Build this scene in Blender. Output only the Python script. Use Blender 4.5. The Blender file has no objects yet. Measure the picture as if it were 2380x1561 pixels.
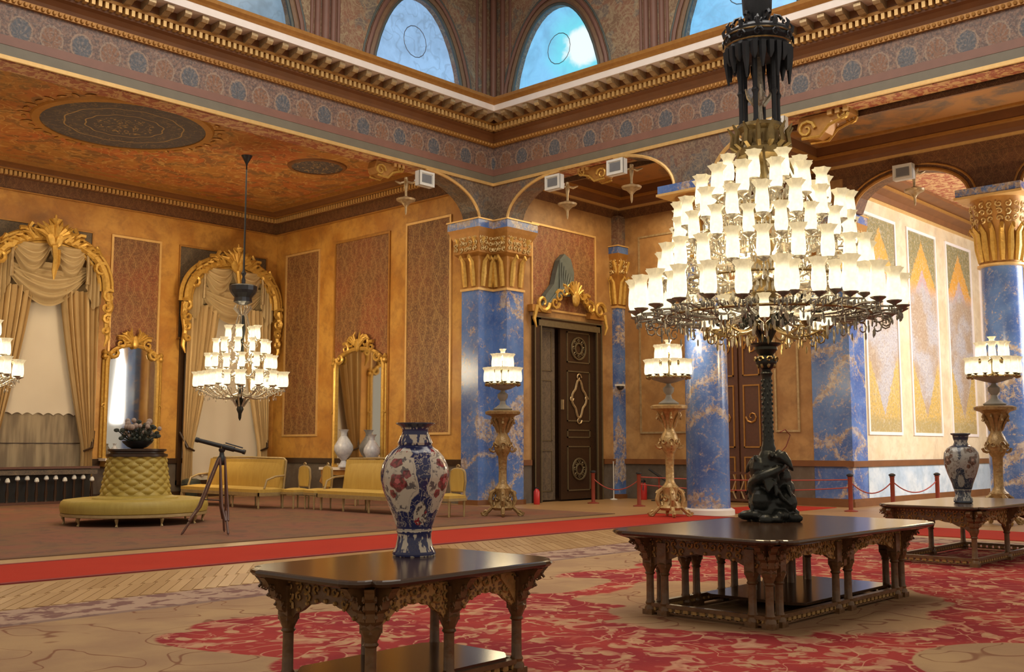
import bpy, math, random
from math import sin, cos, pi, radians, sqrt, atan2
from mathutils import Vector, Matrix
random.seed(7)
SC = bpy.context.scene
COL = SC.collection

# ------------------------------------------------------------------ camera
cam_d = bpy.data.cameras.new('camera')
cam = bpy.data.objects.new('camera', cam_d)
COL.objects.link(cam)
SC.camera = cam
cam_d.sensor_width = 36.0
cam_d.lens = 36.0 * 2431.0 / 2380.0
cam_d.clip_start = 0.05
cam_d.clip_end = 300
PITCH = math.atan(259.5 / 2431.0)
YAW = radians(43.1)
cam.location = (0, 0, 1.6)
cam.rotation_euler = (pi / 2 + PITCH, 0, YAW - pi / 2)

# ------------------------------------------------------------------ world and lights
W = bpy.data.worlds.new('world')
SC.world = W
W.use_nodes = True
bg = W.node_tree.nodes['Background']
bg.inputs[0].default_value = (1.0, 0.86, 0.68, 1)
bg.inputs[1].default_value = 0.50

def light(name, kind, loc, power, color, size=1.0, rot=None, size_y=None, spot=None):
    d = bpy.data.lights.new(name, kind)
    d.energy = power
    d.color = color
    if kind == 'AREA':
        d.size = size
        if size_y:
            d.shape = 'RECTANGLE'
            d.size_y = size_y
    else:
        d.shadow_soft_size = size
    o = bpy.data.objects.new(name, d)
    o.location = loc
    if rot:
        o.rotation_euler = rot
    COL.objects.link(o)
    return o

WARM = (1.0, 0.78, 0.46)
DAY = (0.80, 0.90, 1.0)
light('dome_daylight', 'AREA', (11, 10, 15.6), 2100, (1.0, 0.93, 0.82), 13, (0, 0, 0), 13)
light('chandelier_glow', 'POINT', (10.22, 5.78, 3.7), 420, WARM, 0.5)
light('chandelier_glow_low', 'POINT', (10.22, 5.78, 2.9), 120, WARM, 0.4)
light('hanging_lamp_glow', 'POINT', (16.4, 26.1, 4.2), 700, WARM, 0.5)
light('hanging_lamp_glow_left', 'POINT', (8.95, 26.3, 4.2), 700, WARM, 0.5)
light('lamp_glow_corner', 'POINT', (17.94, 17.06, 3.9), 150, WARM, 0.3)
light('lamp_glow_column', 'POINT', (20.6, 13.95, 4.1), 150, WARM, 0.3)
light('lamp_glow_east', 'POINT', (23.3, 7.7, 4.1), 420, WARM, 0.3)
light('aisle_fill', 'AREA', (24.6, 17.3, 9.0), 260, WARM, 3, (0, 0, 0), 4)  # unseen warm area light under the aisle ceiling, no lamp modelled there
light('recess_lamps', 'AREA', (13, 26.3, 9.5), 400, WARM, 12, (0, 0, 0), 5)
light('east_wall_fill', 'AREA', (31, 5.5, 5.5), 1100, (1.0, 0.97, 0.93), 6, (radians(-80), 0, pi), 5)  # unseen area light facing the pale wall, no window modelled there

SC.view_settings.view_transform = 'Standard'
SC.view_settings.look = 'None'
SC.view_settings.gamma = 1.0
SC.view_settings.use_curve_mapping = False
SC.view_settings.exposure = 0.0
SC.cycles.max_bounces = 6
SC.cycles.diffuse_bounces = 3
SC.cycles.glossy_bounces = 3
SC.cycles.transparent_max_bounces = 8
SC.cycles.use_denoising = True
SC.cycles.sample_clamp_indirect = 4.0

# ------------------------------------------------------------------ node helper
class G:
    """small expression builder over a material node tree"""
    def __init__(s, name, rough=0.6, metal=0.0, spec=0.5):
        s.m = bpy.data.materials.new(name)
        s.m.use_nodes = True
        s.t = s.m.node_tree
        s.b = s.t.nodes['Principled BSDF']
        s.b.inputs['Roughness'].default_value = rough
        s.b.inputs['Metallic'].default_value = metal
        s.b.inputs['Specular IOR Level'].default_value = spec
    def n(s, typ, **kw):
        x = s.t.nodes.new(typ)
        for k, v in kw.items():
            setattr(x, k, v)
        return x
    def put(s, sock, v):
        if isinstance(v, bpy.types.NodeSocket):
            s.t.links.new(v, sock)
        elif v is not None:
            if isinstance(v, (tuple, list)) and len(v) == 3 and sock.type == 'RGBA':
                v = (*v, 1)
            sock.default_value = v
    def math(s, op, a, b=0.0, c=None):
        x = s.n('ShaderNodeMath', operation=op)
        s.put(x.inputs[0], a); s.put(x.inputs[1], b)
        if c is not None:
            s.put(x.inputs[2], c)
        return x.outputs[0]
    def add(s, a, b): return s.math('ADD', a, b)
    def sub(s, a, b): return s.math('SUBTRACT', a, b)
    def mul(s, a, b): return s.math('MULTIPLY', a, b)
    def mx(s, a, b): return s.math('MAXIMUM', a, b)
    def mn(s, a, b): return s.math('MINIMUM', a, b)
    def ab(s, a): return s.math('ABSOLUTE', a)
    def sin(s, a): return s.math('SINE', a)
    def step(s, a, e, w=0.03):           # smooth 1 when a > e
        x = s.n('ShaderNodeMapRange', interpolation_type='SMOOTHSTEP')
        s.put(x.inputs[0], a)
        s.put(x.inputs[1], e - w) if not isinstance(e, bpy.types.NodeSocket) else None
        s.put(x.inputs[2], e + w) if not isinstance(e, bpy.types.NodeSocket) else None
        x.inputs[3].default_value = 0; x.inputs[4].default_value = 1
        return x.outputs[0]
    def mix(s, f, a, b):
        x = s.n('ShaderNodeMix', data_type='RGBA')
        s.put(x.inputs[0], f); s.put(x.inputs[6], a); s.put(x.inputs[7], b)
        return x.outputs[2]
    def pos(s):
        if not hasattr(s, '_p'):
            g = s.n('ShaderNodeNewGeometry')
            s._p = g.outputs['Position']
        return s._p
    def obj(s):
        if not hasattr(s, '_o'):
            s._o = s.n('ShaderNodeTexCoord').outputs['Object']
        return s._o
    def gen(s):
        return s.n('ShaderNodeTexCoord').outputs['Generated']
    def xyz(s, v):
        x = s.n('ShaderNodeSeparateXYZ')
        s.put(x.inputs[0], v)
        return x.outputs
    def comb(s, x, y, z):
        c = s.n('ShaderNodeCombineXYZ')
        s.put(c.inputs[0], x); s.put(c.inputs[1], y); s.put(c.inputs[2], z)
        return c.outputs[0]
    def noise(s, v, scale, detail=3, rough=0.5, dist=0.0):
        x = s.n('ShaderNodeTexNoise')
        s.put(x.inputs['Vector'], v)
        x.inputs['Scale'].default_value = scale
        x.inputs['Detail'].default_value = detail
        x.inputs['Roughness'].default_value = rough
        x.inputs['Distortion'].default_value = dist
        return x.outputs['Fac']
    def vor(s, v, scale, feature='F1', rand=1.0):
        x = s.n('ShaderNodeTexVoronoi', feature=feature)
        s.put(x.inputs['Vector'], v)
        x.inputs['Scale'].default_value = scale
        x.inputs['Randomness'].default_value = rand
        return x
    def warp(s, v, scale, amt):
        x = s.n('ShaderNodeTexNoise')
        s.put(x.inputs['Vector'], v)
        x.inputs['Scale'].default_value = scale
        x.inputs['Detail'].default_value = 1
        a = s.n('ShaderNodeVectorMath', operation='MULTIPLY_ADD')
        s.t.links.new(x.outputs['Color'], a.inputs[0])
        a.inputs[1].default_value = (amt, amt, amt)
        s.put(a.inputs[2], v)
        return a.outputs[0]
    def sz(s):
        """wall coordinates: distance along the wall, height"""
        o = s.xyz(s.pos())
        return s.add(o[0], o[1]), o[2]
    def ogee(s, a, b, p, q, amp=1.2):
        """net of curving lines; returns closeness to a line (0 on line)"""
        k1 = s.mul(a, pi / p)
        w = s.mul(s.sin(s.mul(b, 2 * pi / q)), amp)
        g1 = s.ab(s.sin(s.add(k1, w)))
        g2 = s.ab(s.sin(s.sub(k1, w)))
        return s.mn(g1, g2)
    def out(s, col=None, rough=None, bump=None, strength=0.3, dist=0.02, emit=None, estr=0.0, metal=None):
        if col is not None: s.put(s.b.inputs['Base Color'], col)
        if rough is not None: s.put(s.b.inputs['Roughness'], rough)
        if metal is not None: s.put(s.b.inputs['Metallic'], metal)
        if emit is not None:
            s.put(s.b.inputs['Emission Color'], emit)
            s.put(s.b.inputs['Emission Strength'], estr)
        if bump is not None:
            x = s.n('ShaderNodeBump')
            x.inputs['Strength'].default_value = strength
            x.inputs['Distance'].default_value = dist
            s.put(x.inputs['Height'], bump)
            s.t.links.new(x.outputs[0], s.b.inputs['Normal'])
        return s.m

def simple(name, a, b=None, rough=0.6, metal=0.0, scale=6.0, bump=0.0, world=False, spec=0.5):
    g = G(name, rough, metal, spec)
    v = g.pos() if world else g.obj()
    f = g.noise(v, scale, 4)
    c = g.mix(f, a, b or tuple(x * 0.7 for x in a))
    return g.out(c, bump=f if bump else None, strength=bump)

MAT = {}
MAT['gold'] = simple('gilded carving', (0.78, 0.50, 0.12), (0.40, 0.21, 0.04), 0.38, 0.45, 14, 0.4)
MAT['gold_cream'] = simple('cream gilt relief', (0.80, 0.62, 0.30), (0.42, 0.26, 0.08), 0.4, 0.25, 18, 0.4)
MAT['ped_gilt'] = simple('aged gilt pedestal', (0.50, 0.33, 0.13), (0.11, 0.06, 0.025), 0.38, 0.3, 17, 0.7)
MAT['ped_bright'] = simple('bright aged gilt pedestal', (0.66, 0.45, 0.18), (0.18, 0.10, 0.035), 0.38, 0.3, 15, 0.7)
MAT['gold_soft'] = simple('old gilt moulding', (0.50, 0.25, 0.055), (0.30, 0.13, 0.03), 0.45, 0.3, 9, 0.2)
MAT['gold_line'] = simple('bright gilt fillet', (0.80, 0.55, 0.22), (0.62, 0.36, 0.12), 0.4, 0.3, 9)
MAT['gold_pale'] = simple('pale worn gilt', (0.62, 0.47, 0.27), (0.26, 0.17, 0.08), 0.4, 0.45, 12, 0.5)
MAT['cornice_brown'] = simple('brown painted cove', (0.22, 0.085, 0.025), (0.13, 0.05, 0.018), 0.5, 0.0, 3)
MAT['fascia_white'] = simple('pale stone fascia', (0.86, 0.79, 0.75), (0.74, 0.67, 0.62), 0.5, 0, 5)
MAT['dark_wood'] = simple('dark walnut', (0.055, 0.026, 0.012), (0.022, 0.011, 0.006), 0.3, 0, 12, 0.1)
MAT['table_wood'] = simple('carved walnut', (0.23, 0.12, 0.048), (0.06, 0.028, 0.012), 0.36, 0, 13, 0.4)
MAT['carving'] = simple('ochre carved fretwork', (0.55, 0.34, 0.11), (0.20, 0.10, 0.03), 0.45, 0.1, 24, 0.5)
def m_fret():
    g = G('ochre pierced fret panel', 0.5)
    v = g.vor(g.obj(), 34.0)
    h = g.step(v.outputs['Distance'], 0.42, 0.06)
    c = g.mix(h, (0.16, 0.075, 0.025), g.mix(g.noise(g.obj(), 20, 3), (0.55, 0.33, 0.11), (0.34, 0.19, 0.06)))
    return g.out(c, bump=h, strength=0.5, dist=0.01)
MAT['fret'] = m_fret()
MAT['bronze'] = simple('dark patinated bronze', (0.035, 0.038, 0.035), (0.012, 0.014, 0.014), 0.36, 0.4, 9, 0.5)
MAT['iron_blue'] = simple('blue black metal', (0.045, 0.05, 0.062), (0.02, 0.022, 0.03), 0.4, 0.4, 9, 0.4)
MAT['bronze_gold'] = simple('tarnished brass', (0.42, 0.30, 0.12), (0.14, 0.10, 0.05), 0.35, 0.7, 14, 0.4)
MAT['crystal'] = simple('cut crystal and silver', (0.72, 0.66, 0.55), (0.28, 0.24, 0.19), 0.18, 0.5, 30, 0.3)
MAT['crystal_dark'] = simple('tarnished silver arms', (0.34, 0.31, 0.27), (0.10, 0.09, 0.08), 0.25, 0.5, 30, 0.3)
MAT['mould'] = simple('brown painted moulding', (0.27, 0.16, 0.085), (0.17, 0.095, 0.055), 0.5, 0, 9)
MAT['cream'] = simple('cream drape', (0.55, 0.42, 0.24), (0.42, 0.30, 0.15), 0.8, 0, 3)
MAT['white'] = simple('white enamel', (0.75, 0.74, 0.70), (0.6, 0.6, 0.57), 0.5)
MAT['lens_grey'] = simple('grey lamp glass', (0.20, 0.21, 0.23), (0.14, 0.15, 0.17), 0.25)
MAT['red_post'] = simple('red brown post', (0.30, 0.05, 0.025), (0.18, 0.03, 0.02), 0.45)
MAT['red_rope'] = simple('dull red rope', (0.42, 0.08, 0.06), (0.3, 0.05, 0.04), 0.8, 0, 40)
MAT['red_paint'] = simple('red enamel', (0.55, 0.03, 0.025), (0.4, 0.02, 0.02), 0.3)
MAT['black'] = simple('black metal', (0.02, 0.02, 0.022), (0.012, 0.012, 0.013), 0.4)
MAT['tripod_wood'] = simple('mahogany tripod', (0.13, 0.05, 0.03), (0.07, 0.028, 0.018), 0.4, 0, 12)
MAT['frame_cream'] = simple('cream gilt seat frame', (0.48, 0.36, 0.17), (0.30, 0.20, 0.08), 0.45, 0.2, 12)
MAT['leaf_dark'] = simple('dark foliage', (0.05, 0.06, 0.04), (0.02, 0.025, 0.02), 0.6)
MAT['blossom'] = simple('faded blossom', (0.42, 0.33, 0.27), (0.28, 0.2, 0.16), 0.8)
MAT['door_gilt'] = simple('dull brass door moulding', (0.20, 0.155, 0.085), (0.12, 0.09, 0.05), 0.4, 0.4, 12)
MAT['slate'] = simple('grey green plume', (0.13, 0.15, 0.14), (0.07, 0.085, 0.08), 0.5, 0, 5, 0.4)

def m_wall(name, a, b, c):
    g = G(name, 0.5)
    p = g.pos()
    f = g.noise(g.warp(p, 0.8, 0.8), 0.75, 4, 0.65)
    h = g.noise(g.warp(p, 1.5, 0.4), 2.4, 5, 0.7)
    col = g.mix(g.step(f, 0.5, 0.13), a, b)
    col = g.mix(g.mul(g.step(h, 0.56, 0.14), 0.6), col, c)
    return g.out(col, rough=0.45)
MAT['wall_gold'] = m_wall('ochre marbled plaster', (0.60, 0.315, 0.068), (0.45, 0.195, 0.034), (0.29, 0.125, 0.034))
MAT['wall_tan'] = m_wall('tan marbled plaster', (0.46, 0.265, 0.105), (0.33, 0.165, 0.058), (0.23, 0.12, 0.05))
MAT['wall_pale'] = m_wall('pale cream marbled plaster', (0.76, 0.64, 0.45), (0.68, 0.53, 0.33), (0.52, 0.40, 0.26))
MAT['dado_dark'] = m_wall('dark marbled dado', (0.13, 0.10, 0.075), (0.09, 0.07, 0.055), (0.17, 0.15, 0.13))
MAT['dado_blue'] = m_wall('pale blue marbled dado', (0.45, 0.56, 0.68), (0.66, 0.72, 0.76), (0.30, 0.40, 0.48))

def m_marble():
    g = G('blue veined marble', 0.22)
    o = g.xyz(g.pos())
    s_, z = g.add(o[0], o[1]), o[2]
    q = g.comb(g.add(g.mul(s_, 0.9), g.mul(z, 0.42)), g.mul(g.sub(o[0], o[1]), 0.4), g.mul(z, 0.95))
    w = g.warp(q, 1.1, 0.9)
    big = g.noise(w, 0.62, 2, 0.5)
    fine = g.noise(g.warp(g.pos(), 5.0, 0.12), 13.0, 5, 0.8)
    band = g.sub(0.62, g.ab(g.mul(g.sub(big, 0.53), 5.2)))
    v = g.step(g.add(g.mul(band, 0.60), g.mul(fine, 0.95)), 0.76, 0.07)
    big2 = g.noise(g.warp(q, 1.6, 0.7), 1.25, 2, 0.5)
    band2_ = g.sub(0.55, g.ab(g.mul(g.sub(big2, 0.47), 6.5)))
    v2 = g.step(g.add(g.mul(band2_, 0.55), g.mul(fine, 0.95)), 0.78, 0.07)
    v = g.mx(v, g.mul(v2, 0.8))
    tone = g.noise(g.pos(), 1.1, 3)
    blue = g.mix(g.step(tone, 0.5, 0.2), (0.055, 0.11, 0.33), (0.12, 0.225, 0.52))
    mot = g.step(g.noise(g.pos(), 11, 5, 0.8), 0.56, 0.06)
    blue = g.mix(g.mul(mot, 0.45), blue, (0.26, 0.29, 0.42))
    vein = g.mix(g.step(g.noise(g.pos(), 9.0, 3), 0.5, 0.1), (0.56, 0.46, 0.36), (0.38, 0.27, 0.17))
    return g.out(g.mix(g.mul(v, 0.85), blue, vein), rough=0.2)
MAT['marble'] = m_marble()

def m_damask(name, base, base2, line, floral, p=0.62, q=1.9):
    g = G(name, 0.55)
    a, z = g.sz()
    net = g.ogee(a, z, p, q, 0.9)
    ln = g.sub(1.0, g.step(net, 0.07, 0.05))
    ln2 = g.sub(1.0, g.step(g.ab(g.sub(net, 0.33)), 0.035, 0.035))
    fl = g.vor(g.pos(), 8.0)
    fm = g.sub(1.0, g.step(g.ab(g.sub(fl.outputs['Distance'], 0.38)), 0.08, 0.04))
    sc = g.sub(1.0, g.step(g.ab(g.sub(g.noise(g.pos(), 5.5, 1, 0.5, 1.6), 0.5)), 0.035, 0.025))
    mo = g.noise(g.pos(), 0.8, 3)
    col = g.mix(g.step(mo, 0.5, 0.15), base, base2)
    col = g.mix(g.mul(fm, 0.5), col, floral)
    col = g.mix(g.mul(sc, 0.30), col, line)
    col = g.mix(g.mul(g.step(g.noise(g.pos(), 26, 3, 0.7), 0.58, 0.04), 0.5), col, line)
    col = g.mix(g.mul(g.step(g.noise(g.pos(), 17, 3, 0.7), 0.58, 0.04), 0.5), col, tuple(v*0.45 for v in base))
    col = g.mix(g.mul(ln, 0.62), col, line)
    col = g.mix(g.mul(ln2, 0.3), col, line)
    return g.out(col)
def m_arab(name, base, base2, line, patch, sc=2.2):
    """painted arabesques: scrolling contour lines over mottled ground"""
    g = G(name, 0.55)
    p = g.pos()
    mo = g.noise(p, 0.7, 3)
    col = g.mix(g.step(mo, 0.5, 0.12), base, base2)
    pt = g.step(g.noise(g.warp(p, 1.6, 0.5), 1.9, 2, 0.5, 0.6), 0.56, 0.04)
    col = g.mix(g.mul(pt, 0.65), col, patch)
    l1 = g.sub(1.0, g.step(g.ab(g.sub(g.noise(p, sc, 1, 0.5, 2.4), 0.5)), 0.028, 0.02))
    l2 = g.sub(1.0, g.step(g.ab(g.sub(g.noise(p, sc*2.4, 1, 0.5, 1.6), 0.5)), 0.04, 0.03))
    f = g.step(g.noise(p, 15, 3, 0.75), 0.57, 0.04)
    col = g.mix(g.mul(f, 0.4), col, line)
    col = g.mix(g.mul(l2, 0.35), col, line)
    col = g.mix(g.mul(l1, 0.5), col, line)
    return g.out(col)
MAT['damask'] = m_damask('brown damask panel', (0.15, 0.062, 0.026), (0.21, 0.075, 0.028), (0.48, 0.29, 0.10), (0.30, 0.15, 0.045))
MAT['damask_red'] = m_damask('russet damask panel', (0.16, 0.068, 0.028), (0.22, 0.062, 0.026), (0.42, 0.24, 0.09), (0.27, 0.11, 0.04), 0.5, 1.4)
MAT['damask_dark'] = m_damask('dark brown painted frieze', (0.10, 0.042, 0.018), (0.14, 0.055, 0.022), (0.26, 0.13, 0.045), (0.17, 0.07, 0.025), 0.4, 0.8)
MAT['spandrel'] = m_arab('painted spandrel', (0.125, 0.085, 0.06), (0.17, 0.085, 0.06), (0.30, 0.22, 0.14), (0.10, 0.105, 0.11))
MAT['drum'] = m_arab('painted arabesque drum wall', (0.25, 0.16, 0.10), (0.33, 0.17, 0.11), (0.50, 0.40, 0.25), (0.17, 0.18, 0.17), 1.6)
MAT['grey_damask'] = m_damask('grey brown panel', (0.085, 0.065, 0.05), (0.11, 0.08, 0.055), (0.2, 0.14, 0.08), (0.13, 0.1, 0.07), 0.5, 0.9)

def m_eastpanel():
    g = G('pale tapestry panel', 0.6)
    o = g.xyz(g.pos())
    s_, z = o[0], o[2]
    u = g.sub(g.math('FRACT', g.mul(g.sub(s_, 27.75), 1 / 3.1)), 0.5)     # 0 at a panel's centre
    au = g.ab(g.mul(u, 3.1))
    n1 = g.mul(g.sub(g.noise(g.pos(), 7, 4, 0.7), 0.5), 0.5)
    speck = g.step(g.noise(g.pos(), 15, 4, 0.75), 0.53, 0.04)
    base = g.mix(g.step(g.noise(g.pos(), 1.0, 3), 0.5, 0.10), (0.40, 0.29, 0.20), (0.43, 0.41, 0.43))
    c = g.mix(g.mul(speck, 0.55), base, (0.27, 0.19, 0.12))
    v = g.add(g.add(z, g.mul(au, 1.35)), n1)
    hi = g.step(z, 6.5, 0.3)
    pink = g.mul(g.step(v, 6.75, 0.08), hi)
    c = g.mix(pink, c, g.mix(speck, (0.48, 0.30, 0.27), (0.40, 0.34, 0.38)))
    orange = g.mul(g.step(v, 7.15, 0.05), hi)
    c = g.mix(orange, c, g.mix(g.mul(speck, 0.5), (0.66, 0.32, 0.05), (0.42, 0.24, 0.07)))
    green = g.step(v, 8.0, 0.06)
    c = g.mix(green, c, g.mix(speck, (0.21, 0.19, 0.09), (0.33, 0.25, 0.10)))
    w = g.sub(g.add(g.mul(au, 1.75), 2.55), g.add(z, n1))
    low = g.mul(g.step(w, 0.0, 0.06), g.sub(1.0, g.step(g.add(z, n1), 4.15, 0.25)))
    c = g.mix(low, c, g.mix(speck, (0.58, 0.37, 0.09), (0.36, 0.27, 0.11)))
    bot = g.sub(1.0, g.step(g.add(z, n1), 2.45, 0.15))
    c = g.mix(g.mul(bot, 0.7), c, (0.33, 0.27, 0.12))
    ln = g.sub(1.0, g.step(g.ab(g.sub(g.noise(g.pos(), 3.2, 1, 0.5, 2.0), 0.5)), 0.03, 0.02))
    c = g.mix(g.mul(ln, 0.35), c, (0.62, 0.54, 0.42))
    return g.out(c)
MAT['east_panel'] = m_eastpanel()

def m_frieze():
    g = G('painted palmette frieze', 0.55)
    a, z = g.sz()
    k = 0.62
    u = g.sub(g.math('FRACT', g.mul(a, 1 / k)), 0.5)
    alt = g.step(g.math('FRACT', g.mul(a, 0.5 / k)), 0.5, 0.01)
    v = g.mul(g.sub(z, 9.68), 0.85)
    du = g.mul(u, k)
    d = g.math('SQRT', g.add(g.mul(du, du), g.mul(g.sub(v, 0.16), g.sub(v, 0.16))))
    dist = g.add(d, g.mul(g.sub(g.noise(g.pos(), 14, 3), 0.5), 0.08))
    inside = g.sub(1.0, g.step(dist, 0.20, 0.02))
    ring = g.sub(1.0, g.step(g.ab(g.sub(dist, 0.225)), 0.016, 0.012))
    spoke = g.step(g.sin(g.mul(g.math('ARCTAN2', du, g.sub(v, 0.05)), 14.0)), 0.35, 0.3)
    base = g.mix(g.step(g.noise(g.pos(), 13, 4, 0.7), 0.5, 0.08), (0.125, 0.08, 0.07), (0.24, 0.14, 0.10))
    motif = g.mix(alt, (0.085, 0.095, 0.115), (0.23, 0.105, 0.055))
    motif = g.mix(g.mul(spoke, 0.35), motif, (0.22, 0.18, 0.16))
    col = g.mix(inside, base, motif)
    col = g.mix(g.mul(ring, 0.6), col, (0.40, 0.29, 0.20))
    sp = g.step(g.noise(g.pos(), 20, 4, 0.75), 0.56, 0.04)
    col = g.mix(g.mul(sp, 0.55), col, (0.33, 0.25, 0.20))
    col = g.mix(g.mul(g.step(g.noise(g.pos(), 16, 4, 0.75), 0.57, 0.04), 0.6), col, (0.07, 0.06, 0.06))
    return g.out(col)
MAT['frieze'] = m_frieze()
MAT['band_grey'] = simple('grey green painted band', (0.20, 0.175, 0.125), (0.145, 0.125, 0.09), 0.5, 0, 4, world=True)
MAT['band_pink'] = simple('pink brown painted band', (0.26, 0.125, 0.09), (0.19, 0.095, 0.07), 0.5, 0, 4, world=True)

def m_ceiling():
    g = G('red gold painted ceiling', 0.5)
    p = g.pos()
    w = g.warp(p, 0.7, 1.6)
    f = g.noise(w, 0.55, 3, 0.55)
    h = g.noise(w, 2.2, 4, 0.65)
    c = g.mix(g.step(f, 0.5, 0.12), (0.40, 0.175, 0.04), (0.42, 0.11, 0.03))
    c = g.mix(g.mul(g.step(h, 0.54, 0.05), 0.75), c, (0.17, 0.10, 0.04))
    l1 = g.sub(1.0, g.step(g.ab(g.sub(g.noise(p, 1.1, 1, 0.5, 2.2), 0.5)), 0.02, 0.015))
    c = g.mix(g.mul(l1, 0.6), c, (0.60, 0.36, 0.12))
    c = g.mix(g.mul(g.step(g.noise(p, 5, 4, 0.7), 0.62, 0.05), 0.6), c, (0.62, 0.36, 0.11))
    return g.out(c)
MAT['ceiling'] = m_ceiling()
def m_ceiling_e():
    g = G('brown painted aisle ceiling', 0.5)
    p = g.pos()
    f = g.noise(g.warp(p, 0.7, 1.6), 0.9, 4, 0.6)
    c = g.mix(g.step(f, 0.52, 0.1), (0.42, 0.20, 0.07), (0.19, 0.13, 0.085))
    c = g.mix(g.mul(g.step(g.noise(p, 6, 4, 0.7), 0.6, 0.05), 0.6), c, (0.42, 0.22, 0.07))
    return g.out(c)
MAT['ceiling_east'] = m_ceiling_e()
def m_soffit():
    g = G('red floral soffit', 0.55)
    p = g.pos()
    c = g.mix(g.step(g.noise(g.warp(p, 3, 0.4), 6, 3, 0.7), 0.5, 0.05), (0.60, 0.36, 0.16), (0.36, 0.10, 0.05))
    return g.out(c)
MAT['soffit'] = m_soffit()
def m_medallion():
    g = G('slate medallion with gilt calligraphy', 0.6)
    o = g.xyz(g.obj())
    r = g.math('SQRT', g.add(g.mul(o[0], o[0]), g.mul(o[1], o[1])))
    ang = g.math('ARCTAN2', o[1], o[0])
    base = g.mix(g.noise(g.obj(), 2, 3), (0.075, 0.068, 0.08), (0.05, 0.048, 0.058))
    gold = (0.46, 0.30, 0.11)
    wob = g.mul(g.sin(g.mul(ang, 12)), 0.025)
    rr = g.add(r, wob)
    l1 = g.sub(1.0, g.step(g.ab(g.sub(rr, 1.45)), 0.016, 0.012))
    l2 = g.sub(1.0, g.step(g.ab(g.sub(rr, 0.95)), 0.016, 0.012))
    net = g.sub(1.0, g.step(g.ab(g.sub(g.noise(g.obj(), 3.4, 2, 0.5, 1.2), 0.5)), 0.018, 0.014))
    inn = g.mul(net, g.sub(1.0, g.step(r, 0.75, 0.06)))
    mid = g.mul(g.mul(net, g.step(r, 1.05, 0.05)), 0.35)
    f = g.mx(g.mx(l1, l2), g.mx(inn, mid))
    return g.out(g.mix(g.mul(f, 0.8), base, gold))
MAT['medallion'] = m_medallion()

def m_floor():
    g = G('honey oak parquet', 0.32)
    o = g.xyz(g.pos())
    d = g.mul(g.add(o[0], g.mul(o[1], 0.45)), 1.0)
    st = g.noise(g.comb(g.mul(d, 3.0), g.mul(g.sub(o[1], o[0]), 0.35), 0.0), 1.6, 4, 0.6)
    c = g.mix(st, (0.27, 0.145, 0.055), (0.42, 0.25, 0.11))
    return g.out(c, rough=0.42)
MAT['floor'] = m_floor()
def m_plank():
    g = G('oak plank', 0.3)
    r = g.n('ShaderNodeObjectInfo').outputs['Random']
    st = g.noise(g.comb(g.mul(g.xyz(g.obj())[0], 0.8), g.mul(g.xyz(g.obj())[1], 16.0), g.mul(r, 9)), 1.2, 3)
    a = g.mix(r, (0.27, 0.14, 0.05), (0.37, 0.215, 0.09))
    b = g.mix(r, (0.32, 0.18, 0.07), (0.44, 0.27, 0.12))
    return g.out(g.mix(st, a, b), rough=0.42)
MAT['plank'] = m_plank()

def m_runner():
    g = G('red carpet runner', 0.95, spec=0.15)
    c = g.mix(g.noise(g.pos(), 0.7, 3), (0.43, 0.036, 0.018), (0.33, 0.024, 0.014))
    return g.out(c, bump=g.noise(g.pos(), 60, 2), strength=0.2)
MAT['runner'] = m_runner()
MAT['runner_edge'] = simple('dark red runner binding', (0.25, 0.03, 0.03), (0.16, 0.02, 0.02), 0.9)

def m_brownrug():
    g = G('faded brown rug', 0.95, spec=0.15)
    p = g.pos()
    o = g.xyz(p)
    c = g.mix(g.step(g.noise(p, 0.9, 3), 0.5, 0.15), (0.19, 0.105, 0.06), (0.22, 0.095, 0.062))
    c = g.mix(g.mul(g.step(g.noise(g.warp(p, 2, .5), 2.6, 3, 0.7), 0.56, 0.05), 0.6), c, (0.13, 0.08, 0.06))
    edge = g.sub(1.0, g.step(o[1], 15.95, 0.04))
    c = g.mix(g.mul(edge, 0.7), c, (0.14, 0.085, 0.055))
    return g.out(c)
MAT['brown_rug'] = m_brownrug()

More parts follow.
